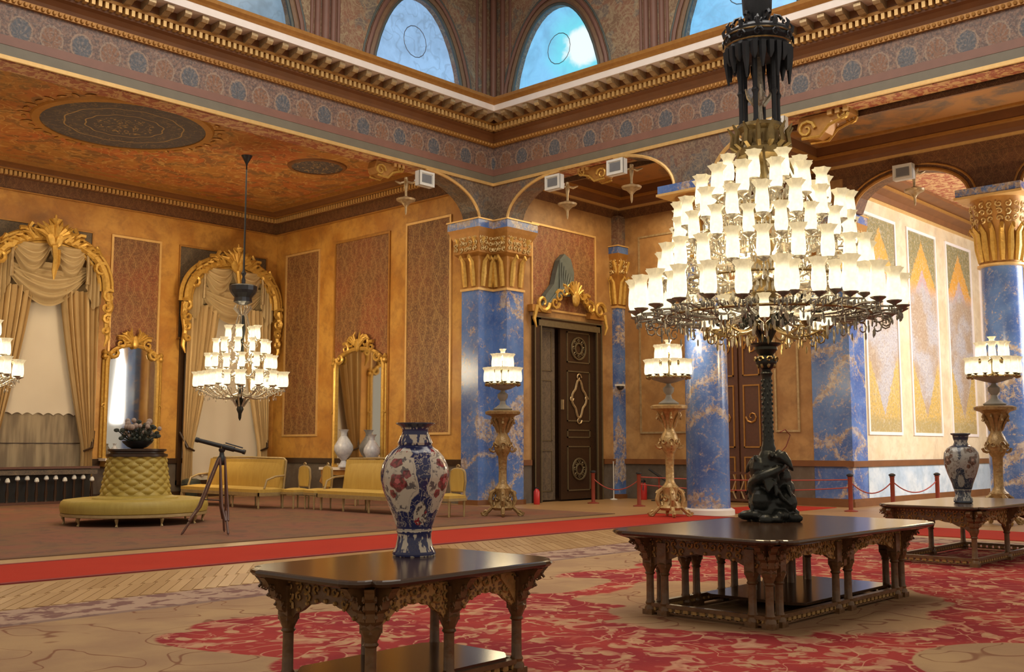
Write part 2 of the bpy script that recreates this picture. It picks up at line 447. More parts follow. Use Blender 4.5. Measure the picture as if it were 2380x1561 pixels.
def m_rug():
    g = G('red and beige floral carpet', 0.95, spec=0.12)
    p = g.pos()
    o = g.xyz(p)
    x, y = o[0], o[1]
    wp = g.warp(p, 1.1, 0.55)
    beige = g.mix(g.step(g.noise(p, 1.3, 4), 0.5, 0.15), (0.38, 0.245, 0.13), (0.31, 0.19, 0.11))
    # thin scrolls on the beige ground
    sc = g.sub(1.0, g.step(g.ab(g.sub(g.noise(wp, 1.5, 1, 0.4, 0.8), 0.5)), 0.010, 0.007))
    beige_s = g.mix(g.mul(sc, 0.75), beige, (0.17, 0.06, 0.035))
    # red field with leaves
    red = g.mix(g.step(g.noise(p, 0.9, 3), 0.5, 0.12), (0.32, 0.038, 0.034), (0.235, 0.024, 0.030))
    lf = g.vor(g.warp(p, 2.4, 0.30), 3.3)
    lm = g.sub(1.0, g.step(lf.outputs['Distance'], 0.27, 0.03))
    lf2 = g.vor(g.warp(p, 3.4, 0.25), 6.0)
    lm3 = g.sub(1.0, g.step(lf2.outputs['Distance'], 0.24, 0.03))
    lm2 = g.step(g.noise(g.warp(p, 2.8, 0.45), 3.4, 3, 0.6, 0.8), 0.575, 0.018)
    sc2 = g.sub(1.0, g.step(g.ab(g.sub(g.noise(wp, 1.9, 1, 0.4, 0.9), 0.5)), 0.012, 0.008))
    leafc = g.mix(g.step(g.noise(p, 5, 3), 0.5, 0.08), (0.46, 0.28, 0.155), (0.40, 0.17, 0.11))
    fld = g.mix(g.mul(lm3, 0.55), red, (0.42, 0.12, 0.085))
    fld = g.mix(g.mul(lm, 0.8), fld, leafc)
    fld = g.mix(g.mul(lm2, 0.85), fld, leafc)
    fld = g.mix(g.mul(sc2, 0.7), fld, (0.52, 0.28, 0.17))
    # lobed field outline
    lob = g.mul(g.ab(g.sin(g.mul(g.add(x, y), 1.9))), 0.42)
    dx = g.sub(g.sub(4.75, x), g.mul(lob, 0.8))
    dy = g.sub(g.sub(y, 8.35), g.mul(lob, 0.9))
    e = g.mx(dx, dy)
    infield = g.sub(1.0, g.step(e, 0.0, 0.02))
    # beige medallions
    def disc(cx, cy, rx, ry, lobes, amp):
        ax = g.mul(g.sub(x, cx), 1 / rx); ay = g.mul(g.sub(y, cy), 1 / ry)
        r = g.math('SQRT', g.add(g.mul(ax, ax), g.mul(ay, ay)))
        a = g.math('ARCTAN2', ay, ax)
        r = g.add(r, g.mul(g.sin(g.mul(a, lobes)), amp))
        return r
    r1 = g.add(disc(9.9, 5.6, 2.0, 1.75, 8, 0.05), g.mul(g.sub(g.noise(p, 1.6, 3), 0.5), 0.7))
    ctr = g.sub(1.0, g.step(r1, 1.0, 0.03))
    r2 = disc(8.35, 2.35, 1.05, 1.05, 2, 0.0)
    med = g.sub(1.0, g.step(r2, 1.0, 0.01))
    r3 = disc(9.3, 8.15, 0.9, 0.55, 4, 0.08)
    med3 = g.sub(1.0, g.step(r3, 1.0, 0.02))
    fmask = g.mul(infield, g.mul(g.sub(1.0, g.mul(ctr, 0.93)), g.mul(g.sub(1.0, med), g.sub(1.0, med3))))
    col = g.mix(fmask, beige_s, fld)
    # outer mottled border
    ed = g.mn(g.mn(g.sub(10.75, y), g.sub(18.7, x)), g.sub(x, 1.0))
    bo = g.sub(1.0, g.step(ed, 0.95, 0.03))
    bn = g.step(g.noise(g.warp(p, 2.5, 0.4), 4.2, 3, 0.6), 0.53, 0.04)
    bc = g.mix(bn, (0.37, 0.25, 0.18), (0.19, 0.10, 0.085))
    ln = g.mul(g.sub(1.0, g.step(g.ab(g.sub(ed, 0.9)), 0.06, 0.03)), 0.7)
    col = g.mix(bo, col, bc)
    col = g.mix(ln, col, (0.17, 0.105, 0.09))
    return g.out(col, bump=g.noise(p, 40, 2), strength=0.15)
MAT['rug'] = m_rug()

def m_imari(name, blue, red, white, leaf, c0, ra, rz, zc, grey):
    """painted porcelain: flowered reserves divided by dark scrolling bands"""
    g = G(name, 0.14)
    o = g.xyz(g.obj())
    ang = g.math('ARCTAN2', o[1], o[0])
    z = o[2]
    q = g.comb(g.mul(ang, 0.24), 0.0, z)
    n1 = g.noise(g.warp(q, 8, 0.03), 11, 2, 0.5)
    n2 = g.noise(g.warp(q, 9, 0.04), 24, 3, 0.6)
    ua = g.mul(g.sub(g.math('FRACT', g.mul(g.add(ang, c0), 4 / (2 * pi))), 0.5), 0.377)
    def ell(cx, cz, a_, b_, wob):
        a = g.mul(g.sub(ua, cx), 1 / a_); b = g.mul(g.sub(z, cz), 1 / b_)
        r = g.math('SQRT', g.add(g.mul(a, a), g.mul(b, b)))
        t = g.math('ARCTAN2', b, a)
        return g.add(g.add(r, g.mul(g.sin(g.mul(t, wob)), 0.09)), g.mul(g.sub(n1, 0.5), 0.45))
    R_ = ell(0.0, zc, ra, rz, 7.0)
    res = g.sub(1.0, g.step(R_, 1.0, 0.03))
    edge = g.sub(1.0, g.step(g.ab(g.sub(R_, 1.06)), 0.05, 0.03))
    filig = g.sub(1.0, g.step(g.ab(g.sub(n2, 0.5)), 0.022, 0.015))
    band = g.mix(g.mul(filig, 0.65), blue, white)
    up = g.step(z, 0.70, 0.02)
    lowr = g.sub(1.0, g.step(ell(0.19, 0.30, 0.075, 0.085, 3.0), 1.0, 0.04))
    lowr2 = g.sub(1.0, g.step(ell(-0.19, 0.30, 0.075, 0.085, 3.0), 1.0, 0.04))
    upr = g.sub(1.0, g.step(ell(0.0, 0.745, 0.10, 0.05, 3.0), 1.0, 0.06))
    ground = g.mix(g.mx(g.mx(lowr, lowr2), g.mul(upr, up)), band, g.mix(g.step(n2, 0.56, 0.02), white, g.mix(g.step(n1, 0.52, 0.03), leaf, red)))
    leaves = g.mul(g.step(n2, 0.54, 0.02), g.step(g.noise(q, 7, 2), 0.44, 0.05))
    inr = g.mix(g.mul(leaves, 0.9), white, leaf)
    col = g.mix(res, g.mix(edge, ground, white), inr)
    fl = g.sub(1.0, g.step(ell(0.0, zc-0.01, 0.068, 0.062, 5.0), 1.0, 0.08))
    fl2 = g.sub(1.0, g.step(ell(-0.02, zc+0.13, 0.055, 0.032, 5.0), 1.0, 0.08))
    fl3 = g.sub(1.0, g.step(ell(0.07, zc+0.05, 0.03, 0.03, 5.0), 1.0, 0.08))
    fl4 = g.sub(1.0, g.step(ell(-0.06, zc-0.09, 0.03, 0.03, 5.0), 1.0, 0.08))
    petal = g.mix(g.step(g.noise(q, 30, 2), 0.5, 0.06), red, tuple(v * 0.35 for v in red))
    core = g.sub(1.0, g.step(ell(0.0, zc, 0.022, 0.02, 5.0), 1.0, 0.1))
    f = g.mx(g.mx(fl, fl2), g.mx(fl3, fl4))
    col = g.mix(g.mul(f, 0.9), col, petal)
    col = g.mix(core, col, tuple(min(1, v * 1.5 + 0.12) for v in red))
    # foot and neck: dark clouds over white
    fn = g.step(g.noise(g.warp(q, 8, 0.05), 15, 2, 0.5), 0.50, 0.025)
    foot = g.sub(1.0, g.step(z, 0.20, 0.004)); nk = g.step(z, 0.80, 0.004)
    fm = g.mix(fn, white, g.mix(g.mul(filig, 0.4), blue, leaf))
    col = g.mix(g.mx(foot, nk), col, fm)
    for zz, w in ((0.205, 0.008), (0.79, 0.012), (0.165, 0.006), (0.02, 0.012), (0.90, 0.02)):
        col = g.mix(g.sub(1.0, g.step(g.ab(g.sub(z, zz)), w, 0.003)), col, blue)
    col = g.mix(g.sub(1.0, g.step(g.ab(g.sub(z, 0.185)), 0.006, 0.003)), col, white)
    col = g.mix(g.step(z, 0.93, 0.01), col, (0.05, 0.052, 0.075))
    return g.out(col, rough=0.14)
MAT['imari'] = m_imari('blue and red painted porcelain', (0.030, 0.036, 0.125), (0.34, 0.035, 0.05), (0.66, 0.58, 0.48), (0.10, 0.085, 0.10), 0.471, 0.135, 0.205, 0.545, False)
MAT['imari_grey'] = m_imari('grey blue painted porcelain', (0.035, 0.045, 0.075), (0.17, 0.09, 0.06), (0.33, 0.32, 0.30), (0.15, 0.12, 0.10), 0.3, 0.165, 0.235, 0.60, True)
MAT['imari_white'] = simple('white and blue porcelain', (0.72, 0.72, 0.74), (0.30, 0.32, 0.42), 0.2, 0, 12)

def m_shade(name, body, top, e0, e1):
    g = G(name, 0.3)
    z = g.xyz(g.gen())[2]
    f = g.step(z, 0.72, 0.16)
    n = g.noise(g.obj(), 25, 2)
    c = g.mix(f, body, top)
    st = g.add(g.mul(g.sub(1.0, f), e0), g.mul(f, e1))
    st = g.mul(st, g.add(0.65, g.mul(n, 0.7)))
    return g.out((0.28, 0.25, 0.18), emit=c, estr=st)
MAT['shade'] = m_shade('lit frosted glass shade', (1.0, 0.90, 0.62), (1.0, 0.77, 0.42), 1.35, 0.6)
MAT['flame'] = G('lit lamp filament').out((1, 0.9, 0.7), emit=(1.0, 0.93, 0.75), estr=5.0)

def m_pane(name, base, dark, hot=None):
    g = G(name, 0.3)
    a, z = g.sz()
    p = g.pos()
    f = g.noise(g.warp(p, 1.2, 0.8), 1.5, 4, 0.6)
    ln = g.sub(1.0, g.step(g.ab(g.sub(g.noise(g.warp(p, 1.6, 0.9), 1.6, 2), 0.5)), 0.02, 0.02))
    c = g.mix(g.step(f, 0.52, 0.15), base, tuple(v * 0.78 for v in base))
    c = g.mix(g.mul(ln, 0.30 if hot is None else 0.12), c, dark)
    if hot:  # bright patch of light through the glass, put into the emission colour
        hs, hz, hc = hot
        d1 = g.add(g.mul(g.sub(a, hs), 1 / 0.62), g.mul(g.sub(z, hz), -0.45))
        d2 = g.mul(g.sub(z, hz), 1 / 0.62)
        r = g.add(g.math('SQRT', g.add(g.mul(d1, d1), g.mul(d2, d2))), g.mul(g.sub(f, 0.5), 1.2))
        glow = g.sub(1.0, g.step(r, 1.7, 0.8))
        c = g.mix(glow, c, (0.16, 0.72, 0.86))
        c = g.mix(g.sub(1.0, g.step(r, 0.95, 0.25)), c, hc)
    return g.out((0.1, 0.15, 0.2), emit=c, estr=1.0, rough=0.2)  # daylight through the pane is put into its emission
MAT['pane_grey'] = m_pane('pale painted window glass', (0.30, 0.50, 0.78), (0.10, 0.13, 0.17))
MAT['pane_dull'] = m_pane('grey painted window glass', (0.17, 0.25, 0.33), (0.07, 0.09, 0.10))
MAT['pane_sky'] = m_pane('bright blue window glass', (0.22, 0.58, 0.92), (0.15, 0.35, 0.6), (21.8 + 18.15, 12.75, (0.86, 0.96, 0.97)))
MAT['pane_sky2'] = m_pane('clear blue window glass', (0.19, 0.55, 0.90), (0.15, 0.35, 0.6))

def m_yellow(name, a, b):
    g = G(name, 0.55)
    o = g.xyz(g.obj())
    f = g.noise(g.comb(g.mul(o[0], 8), g.mul(o[1], 8), g.mul(o[2], 1.5)), 1.5, 3)
    return g.out(g.mix(f, a, b), bump=g.noise(g.obj(), 40, 2), strength=0.1)
MAT['yellow'] = m_yellow('yellow silk upholstery', (0.62, 0.42, 0.10), (0.46, 0.28, 0.05))
MAT['olive'] = m_yellow('olive yellow upholstery', (0.46, 0.34, 0.07), (0.33, 0.23, 0.04))

def m_blind():
    g = G('white cotton blind', 0.85)
    f = g.noise(g.pos(), 0.8, 2)
    return g.out(g.mix(f, (0.70, 0.63, 0.53), (0.58, 0.51, 0.42)))
MAT['blind'] = m_blind()
def m_lowblind():
    g = G('weathered grey brown drape', 0.85)
    o = g.xyz(g.pos())
    f = g.noise(g.comb(g.mul(o[0], 3.2), 0.0, g.mul(o[2], 0.35)), 1.5, 3)
    return g.out(g.mix(g.step(f, 0.5, 0.15), (0.34, 0.27, 0.18), (0.17, 0.13, 0.09)))
MAT['lowblind'] = m_lowblind()
MAT['curtain'] = simple('cream gold curtain', (0.66, 0.49, 0.26), (0.50, 0.34, 0.16), 0.75, 0, 2)
MAT['mirror'] = G('silvered mirror glass', 0.04, 1.0).out((0.75, 0.74, 0.70))
MAT['frosted'] = simple('plain urn grey', (0.3, 0.28, 0.24))  # own grey of the candelabrum urns

# ------------------------------------------------------------------ mesh builder
class M:
    def __init__(s):
        s.v = []; s.f = []
    def box(s, a, b):
        x0, y0, z0 = a; x1, y1, z1 = b
        i = len(s.v)
        s.v += [(x0, y0, z0), (x1, y0, z0), (x1, y1, z0), (x0, y1, z0), (x0, y0, z1), (x1, y0, z1), (x1, y1, z1), (x0, y1, z1)]
        s.f += [(i, i+3, i+2, i+1), (i+4, i+5, i+6, i+7), (i, i+1, i+5, i+4), (i+1, i+2, i+6, i+5), (i+2, i+3, i+7, i+6), (i+3, i, i+4, i+7)]
        return s
    def cbox(s, c, d, rz=0.0):
        i = len(s.v)
        s.box((-d[0]/2, -d[1]/2, -d[2]/2), (d[0]/2, d[1]/2, d[2]/2))
        ca, sa = cos(rz), sin(rz)
        for k in range(i, len(s.v)):
            x, y, z = s.v[k]
            s.v[k] = (c[0]+x*ca-y*sa, c[1]+x*sa+y*ca, c[2]+z)
        return s
    def prism(s, pts, z0, z1):
        n = len(pts); i = len(s.v)
        s.v += [(p[0], p[1], z0) for p in pts] + [(p[0], p[1], z1) for p in pts]
        s.f.append(tuple(range(i+n-1, i-1, -1))); s.f.append(tuple(range(i+n, i+2*n)))
        for k in range(n):
            j = (k+1) % n
            s.f.append((i+k, i+j, i+n+j, i+n+k))
        return s
    def vprism(s, pts, axis, c0, c1):
        """polygon in (along, z), extruded across the wall; axis 'x': wall runs along X"""
        n = len(pts); i = len(s.v)
        for c in (c0, c1):
            for (a, z) in pts:
                s.v.append((a, c, z) if axis == 'x' else (c, a, z))
        s.f.append(tuple(range(i+n-1, i-1, -1))); s.f.append(tuple(range(i+n, i+2*n)))
        for k in range(n):
            j = (k+1) % n
            s.f.append((i+k, i+j, i+n+j, i+n+k))
        return s
    def lathe(s, prof, n=16, c=(0, 0, 0), wav=0.0, wn=6, sx=1.0, sy=1.0, closed=True):
        i = len(s.v); m = len(prof)
        for k, (r, z) in enumerate(prof):
            for j in range(n):
                a = 2*pi*j/n
                w = 1.0
                if wav and k >= m-2:
                    w = 1 + wav*cos(wn*a)
                s.v.append((c[0]+r*w*sx*cos(a), c[1]+r*w*sy*sin(a), c[2]+z))
        for k in range(m-1):
            for j in range(n):
                jj = (j+1) % n
                s.f.append((i+k*n+j, i+k*n+jj, i+(k+1)*n+jj, i+(k+1)*n+j))
        if closed:
            s.f.append(tuple(i+j for j in range(n-1, -1, -1)))
            s.f.append(tuple(i+(m-1)*n+j for j in range(n)))
        return s
    def tube(s, path, r, n=6, cap=True):
        P = [Vector(p) for p in path]
        R = r if isinstance(r, (list, tuple)) else [r]*len(P)
        i = len(s.v)
        up = Vector((0, 0, 1)); prev = None
        for k, p in enumerate(P):
            t = (P[min(k+1, len(P)-1)] - P[max(k-1, 0)])
            if t.length < 1e-9: t = Vector((0, 0, 1))
            t.normalize()
            if prev is None:
                a = t.cross(up)
                if a.length < 0.05: a = t.cross(Vector((1, 0, 0)))
            else:
                a = prev - t*prev.dot(t)
                if a.length < 1e-6: a = t.cross(up)
            a.normalize(); prev = a; b = t.cross(a)
            for j in range(n):
                q = p + (a*cos(2*pi*j/n) + b*sin(2*pi*j/n))*R[k]
                s.v.append(tuple(q))
        for k in range(len(P)-1):
            for j in range(n):
                jj = (j+1) % n
                s.f.append((i+k*n+j, i+k*n+jj, i+(k+1)*n+jj, i+(k+1)*n+j))
        if cap:
            s.f.append(tuple(i+j for j in range(n-1, -1, -1)))
            s.f.append(tuple(i+(len(P)-1)*n+j for j in range(n)))
        return s
    def blob(s, c, r, n=8, m=5, rz=0.0, tilt=None):
        """ellipsoid"""
        rx, ry, rzz = r if isinstance(r, (tuple, list)) else (r, r, r)
        i = len(s.v)
        rot = Matrix.Rotation(rz, 3, 'Z')
        if tilt: rot = Matrix.Rotation(tilt[1], 3, tilt[0]) @ rot if False else rot @ Matrix.Rotation(tilt[1], 3, tilt[0])
        def P(x, y, z):
            q = rot @ Vector((x*rx, y*ry, z*rzz))
            return (c[0]+q.x, c[1]+q.y, c[2]+q.z)
        s.v.append(P(0, 0, -1))
        for k in range(1, m):
            t = -pi/2 + pi*k/m
            for j in range(n):
                s.v.append(P(cos(t)*cos(2*pi*j/n), cos(t)*sin(2*pi*j/n), sin(t)))
        s.v.append(P(0, 0, 1)); e = len(s.v)-1
        for j in range(n):
            jj = (j+1) % n
            s.f.append((i, i+1+jj, i+1+j))
            for k in range(m-2):
                s.f.append((i+1+k*n+j, i+1+k*n+jj, i+1+(k+1)*n+jj, i+1+(k+1)*n+j))
            s.f.append((i+1+(m-2)*n+j, i+1+(m-2)*n+jj, e))
        return s
    def grid(s, fn, nu, nv, closed_u=False):
        i = len(s.v)
        for a in range(nu+1):
            for b in range(nv+1):
                s.v.append(tuple(fn(a/nu, b/nv)))
        for a in range(nu):
            for b in range(nv):
                s.f.append((i+a*(nv+1)+b, i+(a+1)*(nv+1)+b, i+(a+1)*(nv+1)+b+1, i+a*(nv+1)+b+1))
        return s
    def curl(s, o, u, v, r, turns=1.1, rad=0.02, flip=1, n=4, seg=9, a0=0.0):
        """a scroll lying in the plane (u,v)"""
        o = Vector(o); u = Vector(u); v = Vector(v)
        pts = []; rr = []
        for k in range(seg+1):
            t = k/seg
            a = a0 + flip*turns*2*pi*t
            q = r*(1-0.78*t)
            pts.append(o + u*(q*cos(a)) + v*(q*sin(a)))
            rr.append(rad*(1.15-0.6*t))
        return s.tube(pts, rr, n)
    def xf(s, mat):
        s.v = [tuple(mat @ Vector(p)) for p in s.v]
        return s
    def build(s, name, mat, parent=None, smooth=True, kind=None, loc=None):
        me = bpy.data.meshes.new(name)
        me.from_pydata(s.v, [], s.f)
        me.update()
        if smooth:
            me.polygons.foreach_set('use_smooth', [True]*len(me.polygons))
            if len(me.polygons) > 0:
                try: me.set_sharp_from_angle(angle=radians(38))
                except Exception: pass
        me.materials.append(MAT[mat] if isinstance(mat, str) else mat)
        o = bpy.data.objects.new(name, me)
        COL.objects.link(o)
        if parent is not None: o.parent = parent
        if loc is not None: o.location = loc
        if kind: o['kind'] = kind
        return o

def one(parent, name, mat, fn, smooth=True, inv=None):
    """one small piece as an object of its own"""
    m = M(); fn(m)
    if inv is not None: m.xf(inv)
    return m.build(name, mat, parent, smooth)

def thing(name, label, cat, loc=(0, 0, 0), rz=0.0, group=None):
    o = bpy.data.objects.new(name, None)
    COL.objects.link(o)
    o.location = loc; o.rotation_euler = (0, 0, rz)
    o['label'] = label; o['category'] = cat
    if group: o['group'] = group
    o.empty_display_size = 0.1
    return o
def tag(o, label, cat, group=None):
    o['label'] = label; o['category'] = cat
    if group: o['group'] = group
    return o
def copy_tree(o, parent=None):
    c = o.copy(); COL.objects.link(c)
    if parent is not None: c.parent = parent
    for ch in list(o.children): copy_tree(ch, c)
    return c
def inst(src, parent, loc, rz=0.0, scale=None, name=None):
    c = src.copy(); COL.objects.link(c); c.parent = parent; c.location = loc
    c.rotation_euler = (0, 0, rz)
    if scale: c.scale = (scale,)*3 if not isinstance(scale, tuple) else scale
    return c
def struct(m, name, mat, parent=None, smooth=False):
    o = m.build(name, mat, parent, smooth)
    if parent is None: o['kind'] = 'structure'
    return o

# ------------------------------------------------------------------ layout constants
XB, YB = 21.5, 20.87       # faces of the beams round the central square
TB = 0.68                  # beam thickness
XS, YN = 21.15, 31.3       # side wall and window wall of the far recess
YD, XE = 20.57, 27.1       # door wall, east wall of the aisle
YP = 12.75                 # wall with the three pale panels
ZB = 9.2                   # underside of the beams
ZC = 9.9                   # recess ceiling

# floor
fl = struct(M().box((-4, -4, -0.2), (42, 32, 0)), 'floor', 'floor')
# parquet planks, the band left bare between the rug and the runner
pl_len, pl_w = 1.15, 0.125
ang = radians(-38)
def plank_mesh():
    m = M().box((-pl_len/2+0.004, -pl_w/2+0.004, 0.0), (pl_len/2-0.004, pl_w/2-0.004, 0.006))
    return m
p0 = None
cnt = 0
y_lo, y_hi = 10.95, 12.75
x = 2.6
# herringbone-like diagonal boards laid across the strip, nearest run only
row = 0
while cnt < 290 and x < 16.5:
    for k in range(2):
        yy = 11.33 + k*0.92
        if p0 is None:
            p0 = plank_mesh().build('plank', 'plank', fl, False)
            o = p0
        else:
            o = p0.copy(); COL.objects.link(o)
        o.location = (x + (0.35 if k else 0), yy, 0)
        o.rotation_euler = (0, 0, radians(52) if k == 0 else radians(52))
        cnt += 1
    x += 0.16
    row += 1

# walls
wb = struct(M().box((-4, YN, 1.25), (XS, YN+0.3, ZC+0.3)), 'wall_back', 'wall_gold')
struct(M().box((-4, YN-0.03, 0), (XS, YN+0.3, 1.13)), 'wall_back_dado', 'dado_dark', wb)
ws = struct(M().box((XS, YB+TB, 1.25), (XS+0.3, YN+0.3, ZC+0.3)), 'wall_side', 'wall_gold')
struct(M().box((XS-0.03, YB+TB, 0), (XS+0.3, YN, 1.13)), 'wall_side_dado', 'dado_dark', ws)
wd = struct(M().box((XB+TB-0.05, YD, 1.25), (22.85, YD+0.3, ZC)).box((26.0, YD, 1.25), (XE+0.3, YD+0.3, ZC)).box((22.85, YD, 5.45), (26.0, YD+0.3, ZC)), 'wall_door', 'wall_tan')
struct(M().box((XB+TB-0.05, YD-0.03, 0), (22.8, YD+0.3, 1.13)).box((26.05, YD-0.03, 0), (XE+0.3, YD+0.3, 1.13)), 'wall_door_dado', 'dado_dark', wd)
# east wall with the opening for the second door
we = struct(M().box((XE, 17.15, 1.25), (XE+0.4, YD, ZC)).box((XE, 13.85, 1.25), (XE+0.4, 15.3, ZC)).box((XE+0.02, 12.75, 8.1), (XE+0.4, 13.85, ZC)).box((XE, 15.3, 5.6), (XE+0.4, 17.15, ZC)), 'wall_east', 'wall_tan')
struct(M().box((XE-0.03, 17.2, 0), (XE+0.3, YD, 1.13)).box((XE-0.03, 13.85, 0), (XE+0.3, 15.25, 1.13)), 'wall_east_dado', 'dado_dark', we)
wf = struct(M().box((28.0, YP, 1.25), (42, YP+0.3, 9.6)), 'wall_far', 'wall_pale')
struct(M().box((28.0, YP-0.03, 0.2), (42, YP+0.3, 1.08)), 'wall_far_dado', 'dado_blue', wf)
struct(M().box((41.7, -4, 0), (42, YP, 9.6)), 'wall_end', 'wall_pale')

# chair rails and skirting
def rail(name, pts, z0, z1, d, mat):
    m = M()
    for (a, b) in pts:
        m.box(a[:2]+(z0,), b[:2]+(z1,))
    return struct(m, name, mat)
rail('trim_1', [((-4, YN-0.09, 0), (XS, YN+0.05, 0)), ((XS-0.09, YB+TB, 0), (XS+0.05, YN, 0))], 1.10, 1.26, 0, 'dark_wood')
rail('trim_2', [((XB+TB, YD-0.09, 0), (22.75, YD+0.05, 0)), ((26.15, YD-0.09, 0), (XE, YD+0.05, 0)), ((XE-0.09, 17.2, 0), (XE+0.05, YD, 0)), ((XE-0.089, 12.76, 0), (XE+0.05, 15.25, 0))], 1.09, 1.25, 0, 'cornice_brown')
rail('trim_3', [((XE-0.09, YP-0.09, 0), (42, YP+0.05, 0))], 1.08, 1.24, 0, 'cornice_brown')
rail('baseboard_far', [((XE-0.06, YP-0.06, 0), (42, YP+0.05, 0)), ((XE-0.059, YP+0.06, 0), (XE+0.05, 15.25, 0))], 0, 0.22, 0, 'cornice_brown')
rail('baseboard_back', [((-4, YN-0.1, 0), (XS, YN+0.05, 0))], 0, 0.2, 0, 'dark_wood')

# ------------------------------------------------------------------ beams
nb = M().box((-4, YB, ZB), (XB+TB, YB+TB, 11.2))
struct(nb, 'trim_4', 'spandrel')
struct(M().box((XB, -4, ZB), (XB+TB, YB+0.001, 11.2)), 'trim_5', 'spandrel')
struct(M().box((-4, YB+0.06, ZB-0.02), (XB, YB+TB-0.06, ZB)), 'trim_6', 'soffit')
struct(M().box((XB+0.06, -4, ZB-0.02), (XB+TB-0.06, YB, ZB)), 'trim_7', 'soffit')

def band2(name, prof, mat, path, parent=None, closed=False, smooth=False):
    """sweep a profile [(d, z)] along a mitred axis-aligned path; d = distance to the LEFT/RIGHT given by inward normals"""
    m = M()
    n = len(path)
    segs = n if closed else n-1
    nor = []
    for k in range(segs):
        a = Vector(path[k]); b = Vector(path[(k+1) % n]); t = (b-a).normalized()
        nor.append(Vector((t.y, -t.x)))      # right-hand side = inside
    def off(k, d):
        p = Vector(path[k])
        if closed:
            n1, n2 = nor[(k-1) % segs], nor[k % segs]
        else:
            n1 = nor[max(k-1, 0)]; n2 = nor[min(k, segs-1)]
        if (n1-n2).length < 1e-6: return p + n1*d
        return p + (n1+n2)*d
    L = len(prof)
    for k in range(n):
        for (d, z) in prof:
            q = off(k, d); m.v.append((q.x, q.y, z))
    for k in range(segs):
        kk = (k+1) % n
        for j in range(L-1):
            m.f.append((k*L+j, kk*L+j, kk*L+j+1, k*L+j+1))
    return struct(m, name, mat, parent, smooth)

HALL = [(-4, YB), (XB, YB), (XB, -4)]
def slab(d, z0, z1, db=0.0): return [(-0.02, z0), (d, z0), (d+db, z1), (-0.02, z1)]
tr = 8
cor = struct(M().box((-4, YB-0.001, ZB), (-3.9, YB+0.1, ZB+0.01)), 'trim_8', 'gold_line')
band2('gilt_fillet', slab(0.035, ZB-0.01, ZB+0.075), 'gold_line', HALL, cor)
band2('grey_band', slab(0.012, ZB+0.07, ZB+0.29), 'band_grey', HALL, cor)
band2('pink_band', slab(0.02, ZB+0.29, ZB+0.48), 'band_pink', HALL, cor)
band2('frieze', slab(0.008, ZB+0.48, 10.34), 'frieze', HALL, cor)
band2('bead_course', slab(0.075, 10.33, 10.45), 'gold_soft', HALL, cor)
band2('cove', [(-0.02, 10.45), (0.06, 10.45), (0.085, 10.53), (0.16, 10.62), (0.24, 10.66), (0.24, 10.70), (-0.02, 10.70)], 'cornice_brown', HALL, cor)
band2('dentil_bed', slab(0.22, 10.68, 10.86), 'cornice_brown', HALL, cor)
band2('upper_fillet', slab(0.37, 10.85, 10.92), 'gold_soft', HALL, cor)
band2('bracket_bed', slab(0.33, 10.91, 11.12), 'cornice_brown', HALL, cor)
band2('white_fascia', slab(0.76, 11.11, 11.28), 'fascia_white', HALL, cor)
band2('crown_moulding', [(-0.02, 11.28), (0.765, 11.28), (0.80, 11.33), (0.86, 11.38), (0.88, 11.46), (-0.35, 11.46)], 'gold_soft', HALL, cor)

# dentils and brackets of the hall cornice, one object each
def row_parts(mesh_fn, name, mat, parent, spots):
    src = None
    for (loc, rz) in spots:
        if src is None:
            src = mesh_fn().build(name, mat, parent, False)
            o = src
        else:
            o = src.copy(); COL.objects.link(o)
        o.location = loc; o.rotation_euler = (0, 0, rz)
def dentil():
    return M().box((-0.038, -0.08, 0), (0.038, 0.08, 0.13))
def bracket():
    m = M()
    m.vprism([(-0.20, 0.19), (0.17, 0.19), (0.17, 0.10), (0.10, 0.05), (0.0, 0.06), (-0.10, 0.0), (-0.20, 0.0)], 'y', -0.075, 0.075)
    return m
spots = []
for k in range(150):
    x = XB-0.36-0.145*k
    if x > 4.5: spots.append(((x, YB-0.30, 10.71), 0))
for k in range(180):
    y = YB-0.36-0.145*k
    if y > 2.5 and len(spots) < 298 - 0: spots.append(((XB-0.30, y, 10.71), pi/2))
spots = spots[:298]
row_parts(dentil, 'dentil', 'gold_line', cor, spots)
spots = []
for k in range(40):
    x = XB-0.62-0.42*k
    if x > 5: spots.append(((x, YB-0.50, 10.90), -pi/2))
for k in range(44):
    y = YB-0.62-0.42*k
    if y > 3: spots.append(((XB-0.50, y, 10.90), pi))
def bracket2():
    m = M()
    # local +Y points out from the wall is remapped by rotation; scroll bracket along local X
    m.vprism([(-0.17, 0.2), (0.2, 0.2), (0.2, 0.12), (0.15, 0.06), (0.06, 0.07), (-0.05, 0.02), (-0.17, 0.0)], 'x', -0.08, 0.08)
    return m
row_parts(bracket2, 'bracket', 'gold_pale', cor, spots)
# bead course
bm = M()
for k in range(170):
    x = XB-0.15-0.115*k
    if x > 3: bm.blob((x, YB-0.085, 10.39), (0.042, 0.035, 0.05), 6, 4)
for k in range(170):
    y = YB-0.15-0.115*k
    if y > 2: bm.blob((XB-0.085, y, 10.39), (0.035, 0.042, 0.05), 6, 4)
bm.build('bead', 'gold_soft', cor, True, 'stuff')

